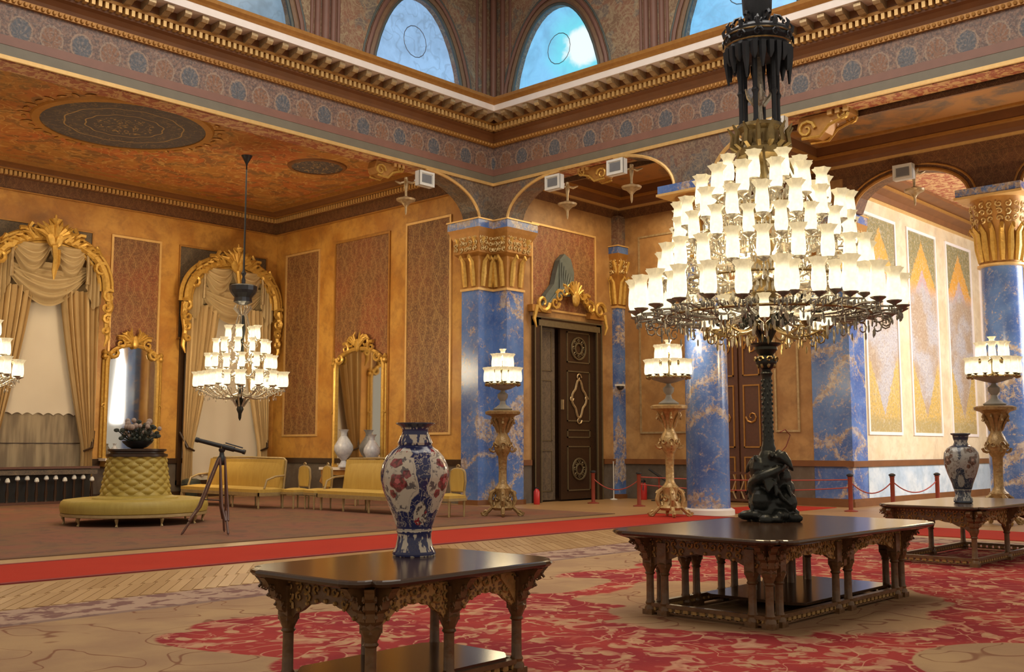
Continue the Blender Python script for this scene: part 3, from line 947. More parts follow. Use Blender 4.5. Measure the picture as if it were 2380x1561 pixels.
# ------------------------------------------------------------------ far recess: ceiling and cornice
struct(M().box((-4, YB+TB-0.1, ZC), (XS+0.3, YN+0.3, ZC+0.3)), 'ceiling', 'ceiling')
REC = [(-4, YN), (XS, YN), (XS, YB+TB)]
rc = struct(M().box((-4, YN-0.05, 9.1), (-3.9, YN+0.1, 9.15)), 'trim_9', 'gold_soft')
band2('dark_frieze', slab(0.06, 9.12, 9.50), 'damask_dark', REC, rc)
band2('lower_fillet', slab(0.10, 9.10, 9.135), 'gold_soft', REC, rc)
band2('dentil_bed', slab(0.16, 9.50, 9.68), 'cornice_brown', REC, rc)
band2('cove', [(-0.02, 9.66), (0.28, 9.66), (0.30, 9.72), (0.42, 9.78), (0.62, 9.80), (0.62, 9.91)], 'cornice_brown', REC, rc)
band2('gilt_edge', [(0.27, 9.655), (0.305, 9.655), (0.305, 9.70), (0.27, 9.70)], 'gold_soft', REC, rc)
band2('ceiling_edge', [(0.62, 9.79), (0.68, 9.79), (0.68, 9.91)], 'gold_soft', REC, rc)
band2('ceiling_inner_edge', [(1.0, 9.91), (1.0, 9.86), (1.08, 9.86), (1.08, 9.91)], 'gold_soft', REC, rc)
dm = M()
for k in range(110):
    x = XS-0.25-0.13*k
    if x > 6: dm.box((x-0.04, YN-0.25, 9.52), (x+0.04, YN-0.15, 9.65))
for k in range(70):
    y = YN-0.25-0.13*k
    if y > YB+TB: dm.box((XS-0.25, y-0.04, 9.52), (XS-0.15, y+0.04, 9.65))
dm.build('dentil', 'gold_line', rc, False, 'stuff')
# ceiling medallions
md = M(); md.lathe([(2.02, 0), (2.02, -0.03)], 48)
o = md.build('ceiling_medallion', 'medallion', None, False, loc=(12.4, 25.35, ZC))
o['kind'] = 'structure'; o.name = 'trim_10'
m = M().lathe([(2.02, -0.002), (2.02, -0.06), (2.2, -0.05), (2.25, -0.002)], 48, closed=False)
for k in range(40):
    a = 2*pi*k/40
    m.blob((2.38*cos(a), 2.38*sin(a), -0.02), (0.16, 0.07, 0.03), 6, 4, a+pi/2*(k % 2))
m.build('wreath', 'gold_soft', o, True)
md = M().lathe([(0.75, 0), (0.75, -0.03)], 32)
o2 = md.build('trim_11', 'medallion', None, False, loc=(18.2, 24.95, ZC)); o2['kind'] = 'structure'
m = M().lathe([(0.75, -0.002), (0.75, -0.05), (0.85, -0.04), (0.88, -0.002)], 32, closed=False)
m.build('wreath', 'cornice_brown', o2, True)

# ------------------------------------------------------------------ east aisle: ceiling, beams, cornices
struct(M().box((XB+TB-0.1, -4, ZC), (XE+0.4, YD+0.3, ZC+0.3)), 'ceiling_east', 'ceiling_east')
struct(M().box((XB+TB, 13.75, 9.0), (XE, 14.45, ZC)), 'trim_12', 'damask_dark')
ec = struct(M().box((XE-0.01, 13.7, 9.5), (XE+0.1, 13.72, 9.52)), 'trim_13', 'gold_soft')
for nm, P in (('north', [(XB+TB, YD), (XE, YD), (XE, 14.45), (XB+TB, 14.45)]), ('south', [(XB+TB, 13.75), (XE, 13.75), (XE, -4), (XB+TB, -4)])):
    band2('frieze_band', slab(0.05, 9.05, 9.35), 'damask_dark', P, ec, True)
    band2('fillet', slab(0.13, 9.33, 9.40), 'gold_line', P, ec, True)
    band2('cove', [(-0.02, 9.40), (0.15, 9.40), (0.18, 9.50), (0.30, 9.56), (0.5, 9.60), (0.5, 9.91)], 'cornice_brown', P, ec, True)
    band2('gilt_edge', slab(0.52, 9.58, 9.64), 'gold_soft', P, ec, True)
    band2('inner_edge', [(0.75, 9.91), (0.75, 9.84), (0.84, 9.84), (0.84, 9.91)], 'gold_soft', P, ec, True)
# beyond the east wall
struct(M().box((XE+0.4, -4, 9.3), (42, YP+0.3, 9.6)), 'ceiling_far', 'soffit')
fc = struct(M().box((41, YP-0.1, 8.9), (41.1, YP, 8.91)), 'trim_14', 'cornice_brown')
FP = [(XE, YP), (42, YP)]
band2('frieze_band', slab(0.06, 8.72, 8.80), 'gold_line', FP, fc)
band2('cove', [(-0.02, 8.8), (0.1, 8.8), (0.14, 8.95), (0.35, 9.05), (0.4, 9.15), (0.8, 9.2), (0.8, 9.31)], 'cornice_brown', FP, fc)
band2('gilt_edge', slab(0.42, 9.06, 9.14), 'gold_soft', FP, fc)

# ------------------------------------------------------------------ drum above the cornice
def arch_hole_wall(axis, plane, thick, a0, a1, z0, z1, centers, hw, h, name, mat):
    """wall from a0 to a1 with arched openings, built from strips"""
    m = M()
    xs = [a0]
    for c in centers:
        for k in range(17):
            xs.append(c-hw+2*hw*k/16)
    xs.append(a1)
    def top(a):
        for c in centers:
            u = abs(a-c)/hw
            if u < 1.0001:
                return z0 + h*(max(0.0, 1-u**2.15))**0.62
        return None
    xs = sorted(set(round(x, 5) for x in xs))
    for i in range(len(xs)-1):
        p, q = xs[i], xs[i+1]
        mid = (p+q)/2
        if top(mid) is None:
            m.vprism([(p, z0), (q, z0), (q, z1), (p, z1)], axis, plane, plane+thick)
        else:
            m.vprism([(p, top(p) or z0), (q, top(q) or z0), (q, z1), (p, z1)], axis, plane, plane+thick)
    return struct(m, name, mat)
YW, XW = YB+0.3, XB+0.3
NWC = [1.4, 7.2, 13.0, 18.85]
EWC = [18.75, 12.8, 6.9, 1.0]
Z0D = 11.2
arch_hole_wall('x', YW, 0.5, -4, XW, Z0D, 16.0, NWC, 1.72, 2.95, 'wall_drum_north', 'drum')
arch_hole_wall('y', XW, 0.5, -4, YW, Z0D, 16.0, EWC, 1.72, 2.95, 'wall_drum_east', 'drum')
struct(M().box((-4, -4, 16.0), (23, 22, 16.3)), 'ceiling_dome', 'drum')
def drum_window(idx, axis, plane, c, pane):
    hw, h = 1.72, 2.95
    pts = []
    for k in range(25):
        u = -1+2*k/24
        pts.append((c+hw*u, Z0D + h*(max(0.0, 1-abs(u)**2.15))**0.62))
    m = M().vprism([(c-hw, Z0D)]+pts+[(c+hw, Z0D)], axis, plane+0.22, plane+0.25)
    o = struct(m, 'window_%d' % idx, pane)
    P3 = [((a, plane-0.03, z) if axis == 'x' else (plane-0.03, a, z)) for a, z in pts]
    # archivolts: three mouldings
    def ringm(sc, r, nm, mt, dd):
        q = []
        for k in range(25):
            u = -1+2*k/24
            a = c+(hw+sc)*u; z = Z0D-0.1+(h+sc+0.1)*(max(0.0, 1-abs(u)**2.15))**0.62
            q.append((a, plane+dd, z) if axis == 'x' else (plane+dd, a, z))
        M().tube(q, r, 6).build(nm, mt, o)
    ringm(0.02, 0.05, 'inner_moulding', 'slate', 0.0)
    ringm(0.14, 0.09, 'archivolt', 'mould', 0.0)
    ringm(0.30, 0.07, 'outer_archivolt', 'band_pink', -0.02)
    ringm(0.42, 0.035, 'edge_moulding', 'slate', 0.0)
    # thin glazing ring
    q = []
    for k in range(17):
        a = 2*pi*k/16
        s_ = c+0.42*cos(a); z = Z0D+1.75+0.45*sin(a)
        q.append((s_, plane+0.2, z) if axis == 'x' else (plane+0.2, s_, z))
    M().tube(q, 0.012, 4).build('glazing_ring', 'lens_grey', o)
for i, c in enumerate(NWC):
    drum_window(1+i, 'x', YW, c, 'pane_grey' if i == 3 else 'pane_dull')
for i, c in enumerate(EWC):
    drum_window(5+i, 'y', XW, c, 'pane_sky' if i == 0 else 'pane_sky2')
# ribs in the drum: corner and between the windows
def rib(x, y, axis, idx):
    t_ = None
    def sh(r, c):
        nonlocal t_
        o_ = M().lathe([(r, 0), (r, 4.8)], 10, c).build('rib_shaft' if t_ else 'trim_%d' % idx, 'band_pink', t_, True)
        if t_ is None: t_ = o_; o_['kind'] = 'structure'
    if axis == 'c':
        for (dx, dy, r) in ((-0.12, -0.12, 0.10), (-0.42, -0.03, 0.08), (-0.03, -0.42, 0.08), (-0.7, 0.0, 0.05), (0.0, -0.7, 0.05)):
            sh(r, (x+dx, y+dy, Z0D))
    else:
        for d, r in ((-0.42, 0.05), (-0.25, 0.09), (0.0, 0.12), (0.25, 0.09), (0.42, 0.05)):
            sh(r, (x+d, y, Z0D) if axis == 'x' else (x, y+d, Z0D))
rib(XW, YW, 'c', 15)
rib(15.6, YW, 'x', 16); rib(10.1, YW, 'x', 17)
rib(XW, 15.3, 'y', 18); rib(XW, 9.8, 'y', 19)

# ------------------------------------------------------------------ piers and columns
def orth_offset(poly, d):
    n = len(poly); out = []
    area = sum(poly[i][0]*poly[(i+1) % n][1]-poly[(i+1) % n][0]*poly[i][1] for i in range(n))
    s_ = 1 if area > 0 else -1
    for k in range(n):
        a = Vector(poly[k-1]); b = Vector(poly[k]); c = Vector(poly[(k+1) % n])
        t1 = (b-a).normalized(); t2 = (c-b).normalized()
        n1 = Vector((t1.y, -t1.x))*s_; n2 = Vector((t2.y, -t2.x))*s_
        q = b+(n1+n2)*d
        out.append((q.x, q.y))
    return out
def loft(m, polys):
    """polys: list of (poly, z)"""
    i = len(m.v); n = len(polys[0][0])
    for p, z in polys: m.v += [(a, b, z) for a, b in p]
    for k in range(len(polys)-1):
        for j in range(n):
            jj = (j+1) % n
            m.f.append((i+k*n+j, i+k*n+jj, i+(k+1)*n+jj, i+(k+1)*n+j))
    m.f.append(tuple(i+j for j in range(n-1, -1, -1)))
    m.f.append(tuple(i+(len(polys)-1)*n+j for j in range(n)))
    return m
def scroll_field(m, o, u, n, w, h, z0, cnt, r0=0.07, rad=0.016):
    """relief of scrolls and beads on a vertical face: o corner, u along, n normal"""
    u = Vector((u[0], u[1], 0)); n = Vector((n[0], n[1], 0)); up = Vector((0, 0, 1))
    cols = max(1, int(round(w/(r0*2.1)))); rows = max(1, int(round(h/(r0*2.1))))
    for i in range(cols):
        for j in range(rows):
            p = Vector((o[0], o[1], 0)) + u*(w*(i+0.5)/cols) + up*(z0+h*(j+0.5)/rows) + n*0.02
            m.curl(p, u, up, r0, 1.1, rad, 1 if (i+j) % 2 else -1, 4, 8, random.random()*6)
            m.blob(p+n*0.01, rad*1.4, 5, 3)
    return m
def pier(name, label, poly, ztop=6.1, cap_grow=0.30, faces=(), zc=8.1):
    """blue marble pier of orthogonal plan with a gilt capital"""
    t = thing(name, label, 'pier', (poly[0][0], poly[0][1], 0))
    inv = Matrix.Translation((-poly[0][0], -poly[0][1], 0))
    def B(m, nm, mt, sm=False): return m.xf(inv).build(nm, mt, t, sm)
    B(M().prism(poly, 0.12, ztop), 'shaft', 'marble')
    B(M().prism(orth_offset(poly, 0.05), 0, 0.14), 'base', 'cornice_brown')
    B(M().prism(orth_offset(poly, 0.035), ztop-0.02, ztop+0.05), 'collar', 'gold_line')
    m = M()
    loft(m, [(orth_offset(poly, 0.0), ztop+0.05), (orth_offset(poly, 0.02), ztop+0.5), (orth_offset(poly, 0.06), ztop+0.95), (orth_offset(poly, cap_grow*0.55), ztop+1.05),
             (orth_offset(poly, cap_grow*0.6), ztop+1.45), (orth_offset(poly, cap_grow*0.85), ztop+1.62), (orth_offset(poly, cap_grow), ztop+1.74)])
    B(m, 'capital', 'gold_soft')
    B(M().prism(orth_offset(poly, cap_grow+0.0), ztop+1.74, zc-0.04), 'abacus', 'marble')
    B(M().prism(orth_offset(poly, cap_grow+0.03), zc-0.04, zc), 'abacus_fillet', 'gold_line')
    ml = M(); mu = M()
    n = len(poly)
    area = sum(poly[i][0]*poly[(i+1) % n][1]-poly[(i+1) % n][0]*poly[i][1] for i in range(n))
    s_ = 1 if area > 0 else -1
    for k in faces:
        a = Vector(poly[k]); b = Vector(poly[(k+1) % n]); tt = (b-a).normalized(); L = (b-a).length
        nn = Vector((tt.y, -tt.x))*s_
        g = cap_grow*0.58
        a2 = a+nn*g-tt*g*0.8
        scroll_field(mu, a2, tt, nn, L+g*1.6, 0.5, ztop+1.08, 0, 0.085, 0.02)
        # acanthus leaves low on the bell
        q = max(2, int(L/0.28))
        for i in range(q):
            c = a+tt*(L*(i+0.5)/q)
            p = Vector((c.x, c.y, ztop+0.1))
            nv = Vector((nn.x, nn.y, 0))
            one(t, 'acanthus_leaf', 'gold', lambda m_: m_.tube([p+nv*0.02, p+nv*0.06+Vector((0, 0, 0.35)), p+nv*0.10+Vector((0, 0, 0.7)), p+nv*0.24+Vector((0, 0, 0.86)), p+nv*0.28+Vector((0, 0, 0.76))], [0.07, 0.085, 0.07, 0.05, 0.02], 6), True, inv)
        for q_ in (a, b):
            p = Vector((q_.x, q_.y, ztop+1.0)); nv = Vector((nn.x, nn.y, 0))
            one(t, 'corner_volute', 'gold', lambda m_: m_.tube([p, p+nv*0.08+Vector((0, 0, 0.2)), p+nv*0.2+Vector((0, 0, 0.5))], [0.05, 0.07, 0.06], 6), True, inv)
    if faces:
        o_ = B(mu, 'capital_scrollwork', 'gold_cream', True)
        o_['kind'] = 'stuff'
    return t
PL = [(20.9, 20.87), (21.5, 20.87), (21.5, 20.32), (22.2, 20.32), (22.2, 21.55), (20.9, 21.55)]
# counter-clockwise? (x right, y up): goes +x, -y, +x, +y, -x: clockwise handled by area sign
pier('corner_pier', 'L shaped blue marble pier with gilt capital in the hall corner', PL, faces=(0, 1, 2, 5), cap_grow=0.30)
PE = [(27.08, 13.85), (27.08, 12.72), (28.02, 12.72), (28.02, 13.85)]
pier('marble_pier', 'square blue marble pier where the tan wall meets the pale wall', PE, faces=(0, 1), cap_grow=0.16)
PP = [(26.72, 20.35), (27.12, 20.35), (27.12, 20.7), (26.72, 20.7)]
pier('marble_pilaster', 'slim blue marble pilaster in the corner right of the dark door', PP, faces=(0, 3), cap_grow=0.16)
# block above the pilaster capital
struct(M().box((26.72, 20.3, 8.1), (27.12, 20.7, 9.1)), 'trim_20', 'spandrel')

def round_column(name, label, x, y, r=0.52, ztop=6.1):
    t = thing(name, label, 'column', (x, y, 0))
    M().lathe([(r+0.1, 0), (r+0.1, 0.12), (r+0.03, 0.16)], 32).build('base', 'fascia_white', t)
    M().lathe([(r, 0.16), (r*0.995, 3), (r*0.96, ztop)], 40).build('shaft', 'marble', t)
    M().lathe([(r*0.97, ztop-0.02), (r+0.06, ztop), (r+0.06, ztop+0.05), (r*0.97, ztop+0.08)], 32).build('collar', 'gold_line', t)
    M().lathe([(r*0.93, ztop+0.08), (r*0.95, ztop+0.8), (r*1.0, ztop+1.05), (r*1.15, ztop+1.2), (r*1.2, ztop+1.5), (r*1.35, ztop+1.74)], 32).build('capital', 'gold_soft', t)
    q = r+0.28
    M().box((-q, -q, ztop+1.74), (q, q, 8.06)).build('abacus', 'marble', t, False)
    M().box((-q-0.03, -q-0.03, ztop+1.70), (q+0.03, q+0.03, ztop+1.76)).build('abacus_fillet', 'gold_line', t, False)
    ml = M(); mu = M()
    lf_ = None
    for i in range(16):
        a = 0.0; e = Vector((cos(a), sin(a), 0)); up = Vector((0, 0, 1))
        p = e*(r*0.95)+up*(ztop+0.12)
        if lf_ is not None:
            o_ = lf_.copy(); COL.objects.link(o_); o_.rotation_euler = (0, 0, 2*pi*i/16)
            continue
        lf_ = one(t, 'acanthus_leaf', 'gold', lambda m_: m_.tube([p, p+e*0.05+up*0.35, p+e*0.08+up*0.7, p+e*0.22+up*0.88, p+e*0.26+up*0.76], [0.06, 0.085, 0.07, 0.05, 0.02], 6))
    for i in range(20):
        a = 2*pi*i/20; e = Vector((cos(a), sin(a), 0)); tn = Vector((-sin(a), cos(a), 0)); up = Vector((0, 0, 1))
        for j in range(3):
            mu.curl(e*(r*1.2+0.03+j*0.02)+up*(ztop+1.14+0.18*j), tn, up, 0.085, 1.1, 0.02, 1 if (i+j) % 2 else -1, 4, 8, random.random()*6)
    mu.build('capital_scrollwork', 'gold_cream', t, True, 'stuff')
    return t
round_column('marble_column', 'round blue marble column standing behind the great chandelier', 21.92, 14.0)
round_column('marble_column', 'round blue marble column at the right edge of the photograph', 27.35, 8.75, 0.5)

# ------------------------------------------------------------------ arches between the supports
def quarter(axis, plane0, plane1, s0, dirn, rx, z0, z1, name, parent=None):
    """spandrel: solid corner between support at s0 and the beam, concave quarter curve"""
    pts = [(s0, z0)]
    for k in range(13):
        a = pi/2*k/12
        pts.append((s0+dirn*rx*(1-cos(a))*1.0+dirn*0.0, z0+(z1-z0)*sin(a)))
    pts.append((s0, z1))
    m = M().vprism(pts, axis, plane0, plane1)
    o = struct(m, name, 'spandrel')
    P = [((a, plane0-0.01, z) if axis == 'x' else (plane0-0.01, a, z)) for a, z in pts[1:-1]]
    M().tube(P, 0.045, 6).build('arch_moulding', 'gold_line', o)
    return o
quarter('x', YB+0.01, YB+TB, 20.95, -1, 2.1, 8.08, ZB, 'trim_21')
struct(M().box((20.95, YB+0.01, 8.08), (XB+TB, YB+TB, ZB)), 'trim_22', 'spandrel')
struct(M().box((XB+0.01, 20.32, 8.08), (XB+TB, YB+0.02, ZB)), 'trim_23', 'spandrel')
quarter('y', XB+0.01, XB+TB, 20.32, -1, 2.0, 8.08, ZB, 'trim_24')
quarter('y', XB+0.01, XB+TB, 14.55, 1, 1.9, 8.08, ZB, 'trim_25')
quarter('y', XB+0.01, XB+TB, 13.45, -1, 1.9, 8.08, ZB, 'trim_26')
struct(M().box((XB+0.01, 13.45, 8.08), (XB+TB, 14.55, ZB)), 'trim_27', 'spandrel')
# east wall arches over the far opening
def arch_wall(a0, a1, c, r, h, name):
    m = M()
    N = 20
    z0, z1 = 8.06, 9.6
    xs = [a0]+[c-r+2*r*k/N for k in range(N+1)]+[a1]
    def zt(a):
        u = (a-c)/r
        return z0+h*sqrt(max(0, 1-u*u)) if abs(u) <= 1 else z0
    for i in range(len(xs)-1):
        p, q = xs[i], xs[i+1]
        if q-p < 1e-6: continue
        m.vprism([(p, zt(p)), (q, zt(q)), (q, z1), (p, z1)], 'y', XE, XE+0.55)
    o = struct(m, name, 'damask_dark')
    P = [(XE-0.02, c+r*cos(pi*k/20), z0+h*sin(pi*k/20)) for k in range(21)]
    M().tube(P, 0.05, 6).build('arch_moulding', 'gold_soft', o)
    P = [(XE-0.02, c+(r+0.16)*cos(pi*k/20), z0+(h+0.14)*sin(pi*k/20)) for k in range(21)]
    M().tube(P, 0.03, 6).build('outer_moulding', 'gold_soft', o)
arch_wall(8.8, 12.75, 10.9, 1.55, 0.88, 'wall_arch_far')
arch_wall(4.2, 8.8, 6.5, 1.6, 0.88, 'wall_arch_right')

# gilded scroll brackets in the beams' inner corners
def scroll_bracket(name, label, loc, rz, sc=1.0):
    t = thing(name, label, 'bracket', loc, rz)
    m = M()
    m.vprism([(-0.55, -0.02), (0.55, -0.02), (0.55, -0.12), (0.15, -0.2), (0.0, -0.42), (-0.2, -0.5), (-0.5, -0.42), (-0.62, -0.25)], 'x', -0.18, 0.18)
    m.build('console', 'gold_soft', t, False)
    q = M()
    for s_ in (-0.2, 0.2):
        one(t, 'scroll', 'gold', lambda m_: m_.curl((-0.4, s_, -0.3), (1, 0, 0), (0, 0, 1), 0.2, 1.3, 0.04, 1, 5, 12))
        one(t, 'scroll', 'gold', lambda m_: m_.curl((0.4, s_, -0.12), (1, 0, 0), (0, 0, 1), 0.13, 1.3, 0.03, -1, 5, 12))
        one(t, 'rim', 'gold', lambda m_: m_.tube([(-0.5, s_, -0.48), (-0.1, s_, -0.5), (0.1, s_, -0.3), (0.5, s_, -0.18)], 0.035, 5))
    for k in range(3):
        M().box((0.1+0.17*k, -0.26, -0.1), (0.2+0.17*k, 0.26, 0.0)).build('rib', 'gold_line', t, False)
    t.scale = (sc,)*3
    return t
scroll_bracket('scroll_bracket', 'gilded scroll bracket under the left beam, left of the lamp box', (17.75, YB+0.36, 9.18), 0, 0.85)
scroll_bracket('scroll_bracket', 'gilded scroll bracket in the small arch right of the corner pier', (XB+0.36, 17.35, 9.18), pi/2, 0.85)
scroll_bracket('scroll_bracket', 'gilded scroll bracket in the aisle right of the chandelier stem', (XB+0.4, 10.6, 9.18), -pi/2, 1.1)

# white lamp boxes and gilt pendants on the beams
def lamp_box(label, loc, rz):
    t = thing('floodlight', label, 'floodlight', loc, rz)
    M().box((-0.26, -0.02, -0.2), (0.26, 0.16, 0.2)).build('housing', 'white', t, False)
    M().box((-0.17, -0.035, -0.11), (0.17, -0.015, 0.11)).build('lens', 'lens_grey', t, False)
    m = M()
    for (a, b) in (((-0.26, -0.05, 0.14), (0.26, 0, 0.2)), ((-0.26, -0.05, -0.2), (0.26, 0, -0.14)), ((-0.26, -0.05, -0.14), (-0.2, 0, 0.14)), ((0.2, -0.05, -0.14), (0.26, 0, 0.14))):
        m.box(a, b)
    m.build('bezel', 'white', t, False)
    M().box((-0.04, 0.16, -0.05), (0.04, 0.45, 0.05)).build('bracket', 'white', t, False)
    return t
def pendant(label, loc):
    t = thing('ceiling_pendant', label, 'pendant', loc)
    M().lathe([(0.03, 0.0), (0.035, 0.25), (0.06, 0.42), (0.05, 0.62)][::-1], 10).build('stem', 'gold_pale', t)
    M().lathe([(0.01, -0.42), (0.03, -0.34), (0.035, -0.2), (0.07, -0.15), (0.14, -0.08), (0.25, -0.03), (0.27, 0.02), (0.12, 0.06), (0.05, 0.1)], 14).build('bowl', 'gold_pale', t)
    m = M()
    for k in range(4):
        a = pi/4+pi/2*k
        m.tube([(0.03*cos(a), 0.03*sin(a), 0.5), (0.16*cos(a), 0.16*sin(a), 0.46), (0.3*cos(a), 0.3*sin(a), 0.52)], [0.03, 0.04, 0.02], 5)
    m.build('arm', 'gold_pale', t)
    return t
lamp_box('white lamp box under the left beam beside the corner pier', (18.64, YB-0.25, 8.83), 0)
lamp_box('white lamp box over the small arch right of the corner pier', (XB-0.25, 18.35, 8.83), -pi/2)
lamp_box('white lamp box in the middle of the arch above the candelabrum', (XB-0.25, 16.2, 8.86), -pi/2)
lamp_box('white lamp box half hidden behind the great chandelier stem', (XB-0.25, 11.6, 8.95), -pi/2)
lamp_box('white lamp box over the far arch at the right', (XE-0.25, 10.95, 8.86), -pi/2)
pendant('pale gilt pendant below the lamp box of the left beam', (18.4, YB+0.3, 8.3))
pendant('pale gilt pendant below the lamp box beside the corner pier', (XB+0.3, 18.3, 8.3))
pendant('pale gilt pendant hanging in the middle of the small arch', (XB+0.3, 16.1, 8.4))
pendant('pale gilt pendant hanging in the far arch', (XE+0.1, 10.8, 8.4))

# ------------------------------------------------------------------ wall panels
def wall_panel(label, axis, plane, a0, a1, z0, z1, mat, frame='gold_line', fw=0.07, sgn=-1):
    """framed decorative panel set on a wall; sgn: side of the wall it faces"""
    t = thing('wall_panel', label, 'wall panel', ((a0+a1)/2, plane, z0) if axis == 'x' else (plane, (a0+a1)/2, z0))
    c = (a0+a1)/2; hw = (a1-a0)/2; h = z1-z0
    m = M().vprism([(-hw, 0), (hw, 0), (hw, h), (-hw, h)], axis, sgn*0.012, 0)
    m.build('field', mat, t, False)
    f = M()
    for (p, q, r, s_) in ((-hw-fw, -fw, hw+fw, 0), (-hw-fw, h, hw+fw, h+fw), (-hw-fw, 0, -hw, h), (hw, 0, hw+fw, h)):
        f.vprism([(p, q), (r, q), (r, s_), (p, s_)], axis, sgn*0.045, 0)
    f.build('frame', frame, t, False)
    return t
wall_panel('brown damask wall panel nearest the room corner on the side wall', 'y', XS, 28.75, 30.6, 2.05, 8.25, 'damask')
wall_panel('wide brown damask wall panel above the side wall mirror', 'y', XS, 25.1, 27.8, 1.3, 8.35, 'damask_red', 'gold_soft')
wall_panel('brown damask wall panel directly left of the corner pier', 'y', XS, 22.3, 24.2, 2.05, 8.45, 'damask')
wall_panel('russet damask wall panel above the arched mirror between the windows', 'x', YN, 15.1, 16.65, 4.2, 8.2, 'damask_red')
wall_panel('dark panel around the top of the left window', 'x', YN, 11.2, 14.4, 5.2, 8.2, 'grey_damask', 'gold_soft', 0.05)
wall_panel('dark panel around the top of the right window', 'x', YN, 17.4, 20.7, 5.2, 8.22, 'grey_damask', 'gold_soft', 0.05)
wall_panel('russet painted panel over the tall dark door', 'x', YD, 22.85, 25.8, 5.75, 8.25, 'damask_red', 'gold_line', 0.06)
wall_panel('brown wall panel beside the blue pilaster in the aisle', 'y', XE, 17.6, 19.7, 2.1, 8.3, 'wall_tan', 'gold_pale', 0.06)
wall_panel('brown wall panel left of the square blue pier', 'y', XE, 14.3, 14.95, 2.1, 7.2, 'wall_tan', 'gold_pale', 0.06)
for i, (c, lb) in enumerate(((29.3, 'pale tapestry panel nearest the square blue pier'), (32.4, 'pale tapestry panel in the middle of the pale wall'), (35.5, 'pale tapestry panel at the right of the pale wall'), (38.6, 'pale tapestry panel behind the right hand column'))):
    wall_panel(lb, 'x', YP, c-1.05, c+1.05, 2.05, 8.25, 'east_panel', 'fascia_white', 0.09)

# ------------------------------------------------------------------ dark door with gilded crest
def door_main():
    d = struct(M().box((22.8, YD+0.28, 0), (26.05, YD+0.34, 5.5)), 'door_1', 'dark_wood')
    f = M()
    for (a, b) in (((22.82, YD-0.12, 0), (23.12, YD+0.2, 5.44)), ((25.76, YD-0.12, 0), (26.03, YD+0.2, 5.44)), ((22.82, YD-0.12, 5.2), (26.03, YD+0.2, 5.48))):
        f.box(a, b)
    f.build('door_frame', 'dark_wood', d, False)
    f = M()
    for x in (23.08, 25.74):
        f.box((x, YD-0.15, 0), (x+0.045, YD-0.1, 5.2))
    for x in (22.82, 25.98):
        f.box((x, YD-0.15, 0), (x+0.035, YD-0.1, 5.44))
    f.box((22.82, YD-0.15, 5.44), (26.03, YD-0.1, 5.48)); f.box((23.0, YD-0.15, 5.38), (25.9, YD-0.1, 5.2))
    f.build('frame_moulding', 'door_gilt', d, False)
    # left opening: folded leaf seen as a paler panel
    l = M().box((23.05, YD+0.16, 0.05), (24.05, YD+0.24, 5.2)).build('folded_leaf', 'grey_damask', d, False)
    f = M()
    for z0, z1 in ((0.3, 1.5), (1.8, 3.6), (3.9, 5.1)):
        for (a, b, c_, e) in ((23.2, z0, 23.9, z0+0.03), (23.2, z1, 23.9, z1+0.03), (23.2, z0, 23.23, z1), (23.87, z0, 23.9, z1)):
            f.box((a, YD+0.14, b), (c_, YD+0.165, e))
    f.build('leaf_moulding', 'door_gilt', l, False)
    lf = M().box((24.15, YD+0.02, 0.05), (25.76, YD+0.10, 5.2)).build('door_leaf', 'dark_wood', d, False)
    f = M()
    def rect(x0, z0, x1, z1, w=0.035):
        for (a, b, c_, e) in ((x0, z0, x1, z0+w), (x0, z1-w, x1, z1), (x0, z0, x0+w, z1), (x1-w, z0, x1, z1)):
            f.box((a, YD-0.005, b), (c_, YD+0.025, e))
    rect(24.45, 0.3, 25.55, 1.65); rect(24.45, 1.9, 25.55, 2.15); rect(24.45, 2.4, 25.55, 3.95); rect(24.45, 4.2, 25.55, 5.15)
    f.build('panel_moulding', 'door_gilt', lf, False)
    for (zc, r) in ((0.95, 0.32), (4.65, 0.34)):
        m = M()
        m.tube([(25.0+r*cos(2*pi*k/20), YD-0.01, zc+r*sin(2*pi*k/20)) for k in range(21)], 0.03, 5)
        m.tube([(25.0+r*.5*cos(2*pi*k/16), YD-0.01, zc+r*.5*sin(2*pi*k/16)) for k in range(17)], 0.03, 5)
        for k in range(8):
            a = 2*pi*k/8
            m.curl((25.0+r*.72*cos(a), YD-0.01, zc+r*.72*sin(a)), (1, 0, 0), (0, 0, 1), 0.07, 1, 0.016, 1, 4, 7)
        m.build('rosette', 'door_gilt', lf)
    m = M()
    q = []
    for k in range(33):
        a = 2*pi*k/32
        r = 1+0.18*cos(4*a)
        q.append((25.0+0.3*r*cos(a), YD-0.01, 3.1+0.5*r*sin(a)))
    m.tube(q, 0.035, 5)
    for s_ in (-1, 1):
        m.curl((25.0, YD-0.01, 3.1+s_*0.66), (1, 0, 0), (0, 0, 1), 0.13, 1, 0.022, s_, 4, 8)
        m.curl((25.0+s_*0.36, YD-0.01, 3.1), (1, 0, 0), (0, 0, 1), 0.1, 1, 0.02, s_, 4, 8)
    m.build('cartouche', 'gold_pale', lf)
    M().box((24.17, YD-0.06, 2.75), (24.22, YD+0.03, 3.05)).build('door_handle', 'gold_pale', lf, False)
    return d
door_main()
